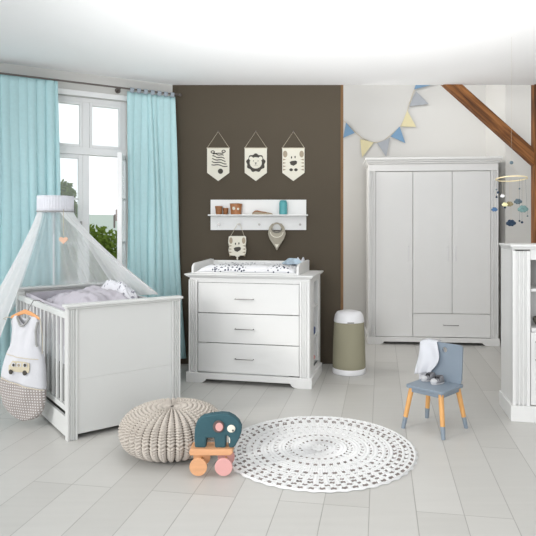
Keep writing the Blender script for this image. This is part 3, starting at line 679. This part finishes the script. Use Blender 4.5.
# pennants
def nail(parent, x, z): MB().cyl((x,0,z),(x,-.014,z),.004).ball((x,-.015,z),.007,.004,.007).build('nail', 'rodmetal', parent, smooth=True)
def flat(parent, name, mt, poly, y0, y1): return MB().prism(poly, y1, y0, 'y').build(name, mt, parent)
def circ(cx_, cz, rx, rz=None, n=20): rz = rz or rx; return [(cx_+rx*cos(2*PI*k/n), cz+rz*sin(2*PI*k/n)) for k in range(n)]
def pennant(px, label):
    YP = YB-.012
    r = thing('pennant', label, 'pennant', (wx(px,YP), YB-.0005, 0), 0, 'animal pennants')
    w_ = .106; z1, z0, zp = wz(148,YP), wz(172.8,YP), wz(181,YP)
    flat(r, 'felt', 'felt_white', [(-w_,z1),(-w_,z0),(0,zp),(w_,z0),(w_,z1)], -.012, -.008)
    MB().cyl((-w_-.006,-.011,z1),(w_+.006,-.011,z1),.004).build('dowel', 'string', r)
    zn = wz(131.5,YP); MB().tube([(-w_,-.012,z1),(0,-.012,zn),(w_,-.012,z1)], .0022, 6).build('string', 'string', r); nail(r, 0, zn)
    return r, z1, zp
r, z1, zp = pennant(218.2, 'cream pennant with striped zebra print, leftmost of the three')
m = MB()
zc = z1-.12
for k in range(5):
    z = z1-.062-.026*k; ww = .052+.006*k
    pts = [(-ww+2*ww*i/10+.006*k*.5, z+.010*sin(i*.9+k)*.5-.02*(.5-i/10)*-1, ) for i in range(11)]
    m.prism([(x,zz+.0045) for x,zz in pts]+[(x,zz-.0045) for x,zz in pts[::-1]], -.0145, -.012, 'y')
m.prism(circ(-.052,z1-.038,.020,.015), -.0145,-.012,'y'); m.prism(circ(.052,z1-.032,.020,.015), -.0145,-.012,'y')
m.prism([(-.05,z1-.052),(0,z1-.045),(.05,z1-.047),(.05,z1-.055),(0,z1-.054),(-.05,z1-.06)], -.0145,-.012,'y')
m.prism(circ(.022,z1-.222,.025), -.0145, -.012, 'y'); m.build('zebra_print', 'ink', r)
m = MB().prism(circ(-.052,z1-.038,.010,.007), -.016,-.0146,'y').prism(circ(.052,z1-.032,.010,.007), -.016,-.0146,'y'); m.build('ear_print', 'felt_white', r)
r, z1, zp = pennant(255.8, 'cream pennant with dark maned lion print, middle of the three')
zc = z1-.142
m = MB().prism([((.088+.006*sin(9*a))*cos(a), zc+(.085+.006*sin(9*a))*sin(a)) for a in [2*PI*k/72 for k in range(72)]], -.0145, -.012, 'y'); m.build('mane_print', 'ink', r)
m = MB().prism(circ(0,zc,.058,.054,28), -.016, -.0146, 'y').prism(circ(-.045,zc+.042,.019), -.0162, -.0146, 'y').prism(circ(.045,zc+.042,.019), -.0162, -.0146, 'y'); m.build('face_print', 'felt_white', r)
m = MB().prism([(-.012,zc+.002),(.012,zc+.002),(0,zc-.012)], -.0175,-.0163,'y').prism(circ(-.022,zc+.018,.0045),-.0175,-.0163,'y').prism(circ(.022,zc+.018,.0045),-.0175,-.0163,'y').prism([(-.018,zc-.026),(0,zc-.018),(.018,zc-.026),(0,zc-.022)],-.0175,-.0163,'y').prism([(-.0015,zc-.02),(.0015,zc-.02),(.0015,zc-.01),(-.0015,zc-.01)],-.0175,-.0163,'y'); m.build('features', 'ink', r)
def bearface(r, z1, w_, dark='ink', soft='ink2', k=1.0):
    for s in (-1, 1):
        m = MB(); m.prism(circ(s*w_*.74, z1-.058*k, w_*.2, .032*k), -.0145, -.012, 'y')
        for q in range(4):
            z = z1-(.11+.032*q)*k; L = .03*k
            m.prism([(s*w_*.93,z+.008*k),(s*(w_*.93-L),z),(s*w_*.93,z-.010*k)][::s], -.0145, -.012, 'y')
        m.build('stripe_print', soft, r)
    m = MB().prism([(-.036*k,z1-.135*k),(-.02*k,z1-.125*k),(.02*k,z1-.12*k),(.036*k,z1-.128*k),(.032*k,z1-.152*k),(.0,z1-.170*k),(-.026*k,z1-.16*k)], -.0145, -.012, 'y')
    m.prism(circ(-.018*k,z1-.090*k,.006*k,.012*k), -.0145, -.012, 'y').prism(circ(.016*k,z1-.086*k,.006*k,.012*k), -.0145, -.012, 'y')
    m.build('nose_print', dark, r)
r, z1, zp = pennant(293.4, 'cream pennant with taupe tiger face print, rightmost of the three')
bearface(r, z1, .106)
m = MB().prism(circ(-.022,z1-.208,.017,.014), -.0145,-.012,'y').prism(circ(.024,z1-.208,.017,.014), -.0145,-.012,'y'); m.build('paw_print', 'ink', r)
# hanging tiger cloth
YT = YB-.06
r = thing('tiger_cuddle_cloth', 'cream tiger face cloth hanging from a peg under the wall shelf', 'cuddle cloth', (wx(237.4,YT), YT, 0))
z1 = wz(236,YT); z0 = wz(255.5,YT); w_ = .081
flat(r, 'cloth', 'felt_white', [(-w_,z1-.008),(-w_-.004,z1-.06),(-w_+.004,z1-.10),(-w_-.002,z0+.05),(-w_+.006,z0+.012),(-w_+.02,z0),(-.02,z0-.002),(-.012,z0-.012),(.016,z0-.012),(.024,z0),(w_-.02,z0+.002),(w_-.002,z0+.015),(w_+.003,z0+.06),(w_-.004,z1-.1),(w_+.003,z1-.05),(w_,z1-.008),(w_-.01,z1),(-w_+.01,z1)], -.012, -.004)
m = MB().prism(circ(0,z0-.026,.008,.014), -.012,-.004,'y'); m.build('tail', 'felt_white', r)
bearface(r, z1+.012, .081, k=.95)
MB().tube([(-w_+.015,-.008,z1-.004),(wx(239,YT)-wx(237.4,YT)-.012,.0,wz(225,YT)+.012),(wx(239,YT)-wx(237.4,YT)+.008,.0,wz(225,YT)+.014),(w_-.015,-.008,z1-.004)], .002, 6).build('string', 'string', r)
# bib
r = thing('bib', 'taupe triangular baby bib hanging from a peg under the wall shelf', 'bib', (wx(276.8,YT), YT, 0))
zt_, zbm = wz(223,YT), wz(250,YT)
hh = zt_-zbm
def bibf(u, v):
    L = [(0,.040),(.15,.072),(.4,.084),(.6,.066),(.85,.024),(1,.003)]
    for a, b in zip(L, L[1:]):
        if v <= b[0]: w2 = a[1]+(b[1]-a[1])*(v-a[0])/(b[0]-a[0]); break
    t = 2*u-1
    return (w2*t, -.006-.012*sin(PI*v)*(1-t*t)-.003*sin(14*v+5*t*t), zt_-hh*v)
MB().grid(lambda u, v: bibf(u, .3+.7*v), 20, 20).grid(lambda u, v: bibf(.22*u, .02+.30*v), 5, 10).grid(lambda u, v: bibf(.78+.22*u, .02+.30*v), 5, 10).build('cloth', 'bib', r, smooth=True, solid=.003)
MB().tube([(-.030-.016*sin(PI*k/14), -.018, zt_-.012-.07*k/14*1) if False else (.046*cos(PI+PI*k/14), -.020, zt_-.052+.036*sin(PI+PI*k/14)) for k in range(15)], .007, 8).build('collar_binding', 'bibtrim', r, smooth=True)
MB().tube([(.046*cos(PI*k/12), -.012, zt_-.050+.048*sin(PI*k/12)) for k in range(13)], .008, 8).build('neck_strap', 'bib', r, smooth=True)
MB().tube([(.06*cos(PI+PI*k/14), -.022, zt_-.085+.05*sin(PI+PI*k/14)) for k in range(15)], .004, 8).build('fold', 'felt_white', r, smooth=True)
MB().prism([(-.02,zbm+.055),(.02,zbm+.055),(0,zbm+.02)], -.014, -.010, 'y').build('patch', 'felt_white', r)

# ------------------------------------------------------------------ diaper bin
bn = thing('nappy_bin', 'olive fabric-covered bin with white domed lid beside the dark wall', 'bin', (wx(349,5.18), 5.18, 0))
MB().lathe([(.143,0),(.150,.006),(.150,.042),(.146,.050)], n=40).build('base', 'plastic', bn, smooth=True)
MB().lathe([(.1462,.0505),(.1475,.055),(.1475,.12),(.141,.30),(.135,.445),(.132,.458)], n=40).build('body', 'binbody', bn, smooth=True)
MB().lathe([(.134,.4585),(.137,.463),(.135,.478),(.126,.520),(.108,.546),(.07,.557),(.02,.559)], n=40).build('lid', 'plastic', bn, smooth=True)
MB().box(-.03,.03,-.141,-.134,.462,.472).build('lid_catch', 'steel', bn, bevel=.003)

# ------------------------------------------------------------------ bunting on far wall
YU = YF-.012
bu = thing('bunting', 'string of blue, yellow and grey triangle flags on the far white wall', 'bunting', (0,YU,0))
P = [(340,118),(347,123.5),(354,131),(362,138),(370,141.8),(376,142.5),(384,140.5),(392,134),(400,127),(406,116),(409,105),(412,96),(415,88),(419,80),(426,72),(433,66)]
MB().tube([(wx(a,YU), 0, wz(b,YU)) for a, b in P], .004, 6).build('string', 'string', bu)
fl = [((343.2,138.0),(346,122.5),(354.5,133),'bun_blue'),((360,139),(373.5,142.8),(362,157.5),'bun_yel'),((377,143),(390,138),(386,156.8),'bun_grey'),((390.5,136.5),(399.5,126.5),(405.2,143.2),'bun_blue'),
      ((401,126.5),(407,110.5),(416,127),'bun_yel'),((409,106.5),(416,91.5),(428.5,104),'bun_grey'),((414,89.5),(421,70),(435,84),'bun_blue')]
for a, b, c_, mt in fl:
    MB().prism([(wx(q[0],YU), wz(q[1],YU)) for q in (a,b,c_)], -.009, -.005, 'y').build('flag', mt, bu)

# ------------------------------------------------------------------ timber frame
YQ = YB+.02
XPO = 245.5/F*(YQ+.05)
post = MB().box(0, 2.668+1.2, -.05, .05, -.0, .17)
post.T = None
po = post.build('timber_post', 'beam', bevel=.012); po.rotation_euler = (0, -PI/2, 0); po.location = (XPO+.17, YQ, 0)
tag(po, 'upright old oak post at the right edge behind the cabinet', 'post')
YR = YQ-.045
p0 = Vector((wx(454,YR), 0, wz(85,YR))); p1 = Vector((wx(535,YR), 0, wz(157.5,YR)))
d = (p1-p0); Lb = d.length+.0; an = math.atan2(-d.z, d.x)
px_ = XPO
th_ = .122
def yb_poly():
    t = d.normalized(); nn = Vector((-t.z,0,t.x))  # perpendicular
    t0 = -1.1; t1 = (px_-.001-p0.x)/t.x
    a = p0+t*t0; 
    tu = (px_-.001-(p0.x+nn.x*th_/2))/t.x; tl = (px_-.001-(p0.x-nn.x*th_/2))/t.x
    return t, nn, t0, tu, tl
t_, nn_, t0_, tu_, tl_ = yb_poly()
# in own frame: x along the brace
br_ = MB().prism([(t0_, -th_/2), (tl_, -th_/2), (tu_, th_/2), (t0_, th_/2)], -.04, .04, 'y').build('timber_brace', 'beam', bevel=.01)
br_.location = (p0.x, YQ-.005, p0.z); br_.rotation_euler = (0, an, 0)
tag(br_, 'slanting old oak brace running down to the oak post above the wardrobe', 'beam')

# ------------------------------------------------------------------ mobile
YM = 4.12; mx_, mz_ = wx(511.5,YM), wz(178.7,YM)
mo = thing('cloud_mobile', 'wooden ring mobile with blue and green felt clouds above the right cabinet', 'mobile', (mx_,YM,0))
MB().tube([(.105*cos(2*PI*k/48), .105*sin(2*PI*k/48), mz_-.010*sin(2*PI*k/48)) for k in range(48)], .0048, 8, True).build('ring', 'ringwood', mo, smooth=True)
m = MB()
for k in range(3):
    a = 2*PI*k/3+.5; m.cyl((.105*cos(a),.105*sin(a),mz_),(0,0,mz_+.115),.0004,n=4)
m.cyl((0,0,mz_+.115),(0,0,H),.0004,n=4); m.build('thread', 'string', mo)
MB().ball((0,0,mz_+.115),.013).build('bead', 'slate', mo, smooth=True)
def cloud(px, py, s, mt, dy=0, name='felt_cloud'):
    x = wx(px,YM+dy)-mx_; z = wz(py,YM+dy); m = MB()
    for (a, b, r_) in ((-.9,-.1,.5),(-.35,.35,.6),(.35,.3,.62),(.9,-.05,.5),(.35,-.4,.5),(-.35,-.4,.5)): m.ball((x+a*s,dy,z+b*s),r_*s,r_*s*.6,r_*s,12,8)
    q = m.build(name, mt, mo, smooth=True)
    rr = math.hypot(x, dy)
    MB().cyl((x,dy,z),(x*min(1,.105/max(rr,.01)),dy*min(1,.105/max(rr,.01)),mz_),.0007,n=4).build('thread', 'string', mo)
cloud(494.5,209.5,.017,'midblue'); cloud(511,223,.026,'navy',-.05); cloud(523,209,.028,'sea',-.02); cloud(518,201.5,.022,'slate',.05); cloud(509.5,204,.020,'olive',.02)
cloud(504.8,204.5,.016,'lemon',-.02); cloud(502.5,196,.013,'plastic',.03)
m = MB()
for (a, b, r_) in ((496.5,189.5,.006),(498,192.5,.009),(496.5,197,.007),(519.5,188.7,.006),(519.5,221,.007),(522,222.3,.009),(505,207.5,.008),(527.5,216,.006)):
    m = MB().ball((wx(a,YM)-mx_,0,wz(b,YM)),r_); m.cyl((wx(a,YM)-mx_,0,wz(b,YM)),(max(-.1,min(.1,wx(a,YM)-mx_)),0,mz_),.0006,n=4)
    m.build('felt_ball', 'navy' if r_ > .0065 else 'slate', mo, smooth=True)

# ------------------------------------------------------------------ child's chair
CC = Vector((.972, 3.735)); ch = thing('child_chair', 'small grey child chair with beech legs dipped in grey', 'chair', (CC.x,CC.y,0), R(45))
# local: x toward right-rear? edges parallel to axes; backrest along +y edge... rotated 45 deg: local +x -> right/back, +y -> left/back
def rsq(s, r, n=5):
    p = []
    for cx_, cy_, a0 in ((s-r,s-r,0),(-(s-r),s-r,90),(-(s-r),-(s-r),180),(s-r,-(s-r),270)):
        for k in range(n+1): a = R(a0+90*k/n); p.append((cx_+r*cos(a), cy_+r*sin(a)))
    return p
SZ = .285
MB().prism(rsq(.137,.025), SZ-.018, SZ, 'z').build('seat', 'grey', ch, bevel=.003)
# backrest on the +x side (rear-right edge), slightly reclined
hole = circ(0,0,.0135,.0135,16)
m = MB()
w2 = .128; hb = .25
out = [(-w2*.93,0),(w2*.93,0),(w2,.03),(w2,hb-.03)]+[(w2-.02+.02*cos(R(a)), hb-.02+.02*sin(R(a))) for a in (0,30,60,90)]+[(-w2+.02+.02*cos(R(a)), hb-.02+.02*sin(R(a))) for a in (90,120,150,180)]+[(-w2,.03)]
# slab with a round hole: strip around the hole
hc = (.0, hb-.045)
no = 48
def ray(a):
    dx, dy = cos(a), sin(a); best = 9
    for i in range(len(out)):
        x1, y1 = out[i][0]-hc[0], out[i][1]-hc[1]; x2, y2 = out[(i+1)%len(out)][0]-hc[0], out[(i+1)%len(out)][1]-hc[1]
        ex_, ey_ = x2-x1, y2-y1; den = dx*ey_-dy*ex_
        if abs(den) < 1e-9: continue
        t = (x1*ey_-y1*ex_)/den; s_ = (x1*dy-y1*dx)/den
        if t > 0 and -1e-6 <= s_ <= 1+1e-6: best = min(best, t)
    return best
angs = sorted(set([2*PI*k/no for k in range(no)]+[math.atan2(p[1]-hc[1], p[0]-hc[0])%(2*PI) for p in out])); na = len(angs)
vs = []; tk = .006
for sx_ in (-tk, tk):
    for a in angs: vs.append((sx_, hc[0]+.0175*cos(a), hc[1]+.0175*sin(a)))
    for a in angs: q = ray(a); vs.append((sx_, hc[0]+q*cos(a), hc[1]+q*sin(a)))
fs = []
for i in range(na):
    j = (i+1)%na
    fs += [(i,j,na+j,na+i),(2*na+i,3*na+i,3*na+j,2*na+j),(i,2*na+i,2*na+j,j),(na+i,na+j,3*na+j,3*na+i)]
m.add(vs, fs); bk = m.build('backrest', 'grey', ch); bk.location = (.118,0,SZ+.0005); bk.rotation_euler = (0,R(4),0)
for (sx_, sy_) in ((-1,-1),(1,-1),(1,1),(-1,1)):
    top = Vector((sx_*.105, sy_*.105, SZ-.02)); bot = Vector((sx_*.145, sy_*.145, 0)); mid = top.lerp(bot, .72)
    l = MB().cyl(top, mid, .017, .0145, 20).build('leg', 'legwood', ch, smooth=True)
    MB().cyl(mid, bot, .0155, .0125, 20).build('leg_cap', 'grey', l, smooth=True)
MB().box(-.12,.12,-.12,-.10,SZ-.045,SZ-.019).box(-.12,.12,.10,.12,SZ-.045,SZ-.019).box(-.12,-.10,-.10,.10,SZ-.045,SZ-.019).box(.10,.12,-.10,.10,SZ-.045,SZ-.019).build('apron', 'grey', ch, bevel=.002)
# shoes
def shoe(label, px, py_, ang_, s=1.0):
    z = SZ+.001; Y = (EYE-z)*F/(py_-HY); r = thing('baby_shoe', label, 'shoe', (wx(px,Y),Y,z), ang_, 'baby shoes')
    def up(u, v):
        a = 2*PI*u; ox = .052*cos(a)*(1 if cos(a) > 0 else 1.0); oy = .026*sin(a)*(1.1 if cos(a) < 0 else 1)
        k = v; hgt = .012+.038*(k)*(1 if cos(a) > -.2 else .62)
        sh_ = 1-.35*k**2
        return (ox*sh_+.008*k, oy*sh_, hgt if k > 0 else .010)
    MB().prism([(.054*cos(a), .028*sin(a)) for a in [2*PI*k/28 for k in range(28)]], 0, .010, 'z').build('sole', 'shoewhite', r, bevel=.003)
    MB().grid(up, 28, 8, True).build('upper', 'shoe', r, smooth=True, solid=.003)
    MB().ball((-.030,0,.018),.026,.025,.018).build('toe_cap', 'shoewhite', r, smooth=True)
    MB().tube([(-.006,-.024,.022),(-.004,-.012,.043),(-.004,.012,.043),(-.006,.024,.022)], .005, 6).build('strap', 'black', r, smooth=True)
shoe('grey and white baby shoe at the front of the small chair seat', 437.5, 383.5, R(30))
shoe('grey and white baby shoe against the cloth at the rear of the seat', 428.5, 380.5, R(20))
# cloth over the backrest corner
def drape(u, v):
    # local chair frame; backrest top runs along y at x=.118+; corner at y=+.128 ; falls on both sides
    L = .58; s = (v-.42)*L; k = abs(s)/L
    zt2 = SZ+hb+.010; xb = .137
    yi = .055-.035*sin(PI*min(1, k*2.6)); yi += .20*max(0, k-.18)**1.2; yo = .172+.10*k
    y = yi+(yo-yi)*u+.006*sin(16*k+2*u)
    if s < 0: x = xb-.020-.008*min(1,-s*10)-.014*(1+sin(9*u+7*k))*min(1,-s*5); z = zt2+s*.93
    else: x = xb+.022+.012*min(1,s*10)+.012*sin(8*u+2); z = zt2-s*.95
    if y > .135: z -= .3*(y-.135)
    return (x, y, z)
o = MB().grid(drape, 16, 40).build('muslin_wrap', 'whitecloth', smooth=True, solid=.004, angle=180); o.location = (CC.x,CC.y,0); o.rotation_euler = (0,0,R(45))
tag(o, 'white muslin hanging over the left corner of the small chair backrest', 'cloth')

# ------------------------------------------------------------------ pouffe
PO = Vector((-.660, 3.37)); NR, NS = 38, 30
def pouf_prof(t):   # t 0 top centre .. 1 bottom
    a = PI*(t); e = .62
    r = .292*(max(0,sin(a))**.72); z = .128+.128*(1 if cos(a) > 0 else -1)*abs(cos(a))**.8
    return r, z
def pouf(u, v):
    t = .004+.956*v; r, z = pouf_prof(t)
    r2, z2 = pouf_prof(min(.999, t+.01)); tx, tz = r2-r, z2-z; L = math.hypot(tx, tz) or 1; nx, nz = -tz/L, tx/L
    if nx*1+0 < 0 and t < .5: nx, nz = -nx, -nz
    nx, nz = abs(nx), (abs(nz) if t < .5 else -abs(nz))
    c_ = u*NR; rib = int(c_); f = c_-rib; w_ = v*NS
    h = abs(f-.5)*2                         # 0 mid column, 1 between columns
    g = abs(sin(PI*f))
    skew = w_+.6*h
    st = abs(sin(PI*skew))
    env = min(1, r/.10)
    dsp = (.025*g**.55*(.18+.82*st**.8)-.012)*env
    wob = .002*sin(rib*2.3)*env
    uu = u+.0035*sin(2*PI*skew)*env*(1 if f < .5 else -1)*.4
    rr = r+nx*(dsp+wob)
    return (rr*cos(2*PI*uu), rr*sin(2*PI*uu), max(.004, z+nz*dsp))
def knit_mat():
    m = nmat('knit_cord', srgb(192,184,175), .95, vary=.1, vscale=30, bump=.4, bscale=160); return m
M['knit'] = knit_mat()
M['knitshade'] = nmat('knit_shade_core', srgb(92,84,76), .95, vary=.1, vscale=30)  # shade between the stitches, put into the colour of the inner body
pf = thing('pouffe', 'round knitted taupe pouffe on the floor in front of the crib', 'pouffe', (PO.x,PO.y,0))
MB().grid(pouf, NR*12, NS*8, True).build('knitted_cover', 'knit', pf, smooth=True, angle=180)
MB().lathe([(.02,.004)]+[(pouf_prof(1-k/20)[0]*.985, max(.006, pouf_prof(1-k/20)[1]*.985)) for k in range(2,20)]+[(.01,.248)], n=48).build('shade_core', 'knitshade', pf, smooth=True)

# ------------------------------------------------------------------ rug
RC = Vector((.2, 3.385)); RR = .565
rings = [(.045,.056,12,0),(.105,.118,22,1),(.165,.180,30,0),(.190,.198,34,1),(.245,.266,36,0),(.300,.312,44,1),(.345,.366,44,0),(.392,.402,52,1),(.430,.448,50,0),(.462,.478,52,1),(.497,.514,56,0),(.530,.545,60,1)]
NA, NRR = 720, 113
def rug_hole(u, v):
    r = v*RR
    for (a, b, n, o_) in rings:
        if a <= r <= b:
            f = (u*n+.5*o_)%1
            return f < .46
    return False
def rugf(u, v):
    r = v*RR
    rr = r if v < 1 else RR+.006*sin(u*2*PI*44)
    z = .010+.0022*sin(r*2*PI/.022)+.0014*sin(u*2*PI*150)*(v > .1)
    if rug_hole(u, v): z = .0045
    if v > .985: z = .003
    return (rr*cos(2*PI*u), rr*sin(2*PI*u), z)
M['rugwhite'] = nmat('crochet_white', (.70,.70,.70), .95, bump=.6, bscale=120, vary=.05, vscale=60)
M['rugdark'] = nmat('crochet_dark', srgb(128,120,116), .95, vary=.2, vscale=90)
rg = MB().grid(rugf, NA, NRR, True, mfn=lambda u, v: 1 if rug_hole(u, v) else 0).build('round_rug', ['rugwhite','rugdark'], smooth=True)
rg.location = (RC.x, RC.y, .0); tag(rg, 'round white crochet rug with rings of dark dashes on the plank floor', 'rug')

# ------------------------------------------------------------------ elephant on cart
EY = 3.055
ezb = wz(446, EY)+.002; el = thing('toy_elephant', 'teal felt elephant toy standing on the wooden cart', 'toy elephant', (wx(218,EY), EY, ezb))
def E(px, py): return (wx(px,EY)-wx(218,EY), wz(py,EY)-ezb)
body = [E(*q) for q in ((195.5,446),(195,436),(195.3,428),(197,421.5),(200,417.5),(204,415),(212,413.3),(222,412.2),(229,412.8),(235,416),(239.5,420.5),(242,426),(241.5,432),(239,438),(236,443.5),(234,446.3),(229.5,446.3),(228.5,441),(229.5,435),(226.5,434),(226,446.3),(215.5,446.3),(215,436.5),(207,436.5),(206.5,446.3))]
el_b = MB().prism(body, -.026, .026, 'y').build('body', 'elephant', el, bevel=.009)
c1 = E(220,424.5); MB().prism(circ(c1[0]-.004,c1[1],.030,.032,26), -.036, -.026, 'y').build('ear', 'ear', el, bevel=.003)
MB().prism(circ(c1[0],c1[1],.020,.022,26), -.040, -.0362, 'y').build('ear_patch', 'pink', el, bevel=.0015)
c1 = E(231.8,426.7); e_ = MB().prism(circ(c1[0],c1[1],.0215,.020,26), -.034, -.026, 'y').build('eye', 'felt_white', el, bevel=.003)
MB().prism(circ(c1[0]+.009,c1[1]-.008,.005,.005,14), -.0365, -.0342, 'y').build('pupil', 'black', e_)
c1 = E(229.5,438); MB().tube([(c1[0],-.024,c1[1]+.012),(c1[0]+.004,-.028,c1[1]),(c1[0]+.002,-.028,c1[1]-.016)], .003, 6).build('tusk', 'felt_white', el, smooth=True)
ct_ = thing('wooden_cart', 'light wooden pull-along cart under the teal elephant', 'toy cart', (wx(212.5,EY), EY, 0))
MB().prism([(-.112,ezb-.034),(-.116,ezb-.02),(-.112,ezb-.001),(.108,ezb-.001),(.114,ezb-.02),(.10,ezb-.034)], -.05, .055, 'y').build('deck', 'cartwood', ct_, bevel=.004)
for x in (-.066, .066):
    MB().cyl((x,-.062,.056),(x,.062,.056),.006).build('axle', 'legwood', ct_, smooth=True)
    for y in (-.068, .062): MB().cyl((x,y-.0,.0565),(x,y+.012,.0565),.046,n=32).build('wheel', 'pink' if x > 0 else 'cartwood', ct_, smooth=True, bevel=.002)

# ------------------------------------------------------------------ light
w = bpy.data.worlds.new('World'); scn.world = w; w.use_nodes = True
nt = w.node_tree; bg = nt.nodes['Background']
bg.inputs['Color'].default_value = (.93,.965,1,1); bg.inputs['Strength'].default_value = 1.2
def lamp(name, typ, loc, rot, energy, color=(1,1,1), **k):
    l = bpy.data.lights.new(name, typ); l.energy = energy; l.color = color
    for a, b in k.items(): setattr(l, a, b)
    o = bpy.data.objects.new(name, l); COL.objects.link(o); o.location = loc; o.rotation_euler = rot; return o
dirv = Vector((.82,.50,-.46))
lamp('sun', 'SUN', (-4,-2,4), dirv.to_track_quat('-Z','Y').to_euler(), 1.1, (1,.97,.93), angle=R(9))
lamp('added_fill_front', 'AREA', (-1.3,-1.2,1.9), (Vector((2.3,6.4,1.2))-Vector((-1.3,-1.2,1.9))).to_track_quat('-Z','Y').to_euler(), 19, (1,1,1), shape='RECTANGLE', size=1.4, size_y=1.0, spread=R(75))  # unseen fill added behind the camera, brightens wardrobe and right side
lamp('added_fill_passage', 'POINT', (-.35,6.3,1.9), (0,0,0), 28, (1,.98,.95), shadow_soft_size=.15)  # added fill without a fixture, lifts the wall strip beside the wardrobe
lamp('added_fill_ceiling', 'SPOT', (.3,2.1,.15), Vector((.08,1.35,2.6)).to_track_quat('-Z','Y').to_euler(), 400, (1,1,1), spot_size=R(85), spot_blend=1, shadow_soft_size=.2)  # unseen spot added below the view to whiten the ceiling

# ------------------------------------------------------------------ camera
cam = bpy.data.cameras.new('Camera'); co = bpy.data.objects.new('Camera', cam); COL.objects.link(co); scn.camera = co
co.location = (0,0,EYE); co.rotation_euler = (PI/2,0,0); cam.sensor_width = 36; cam.lens = 36*F/536
cam.shift_x = (268-CX)/536; cam.shift_y = (HY-268)/536; cam.clip_end = 600
scn.view_settings.view_transform = 'Standard'; scn.view_settings.look = 'None'; scn.view_settings.exposure = .18; scn.view_settings.gamma = 1
scn.view_settings.use_curve_mapping = False
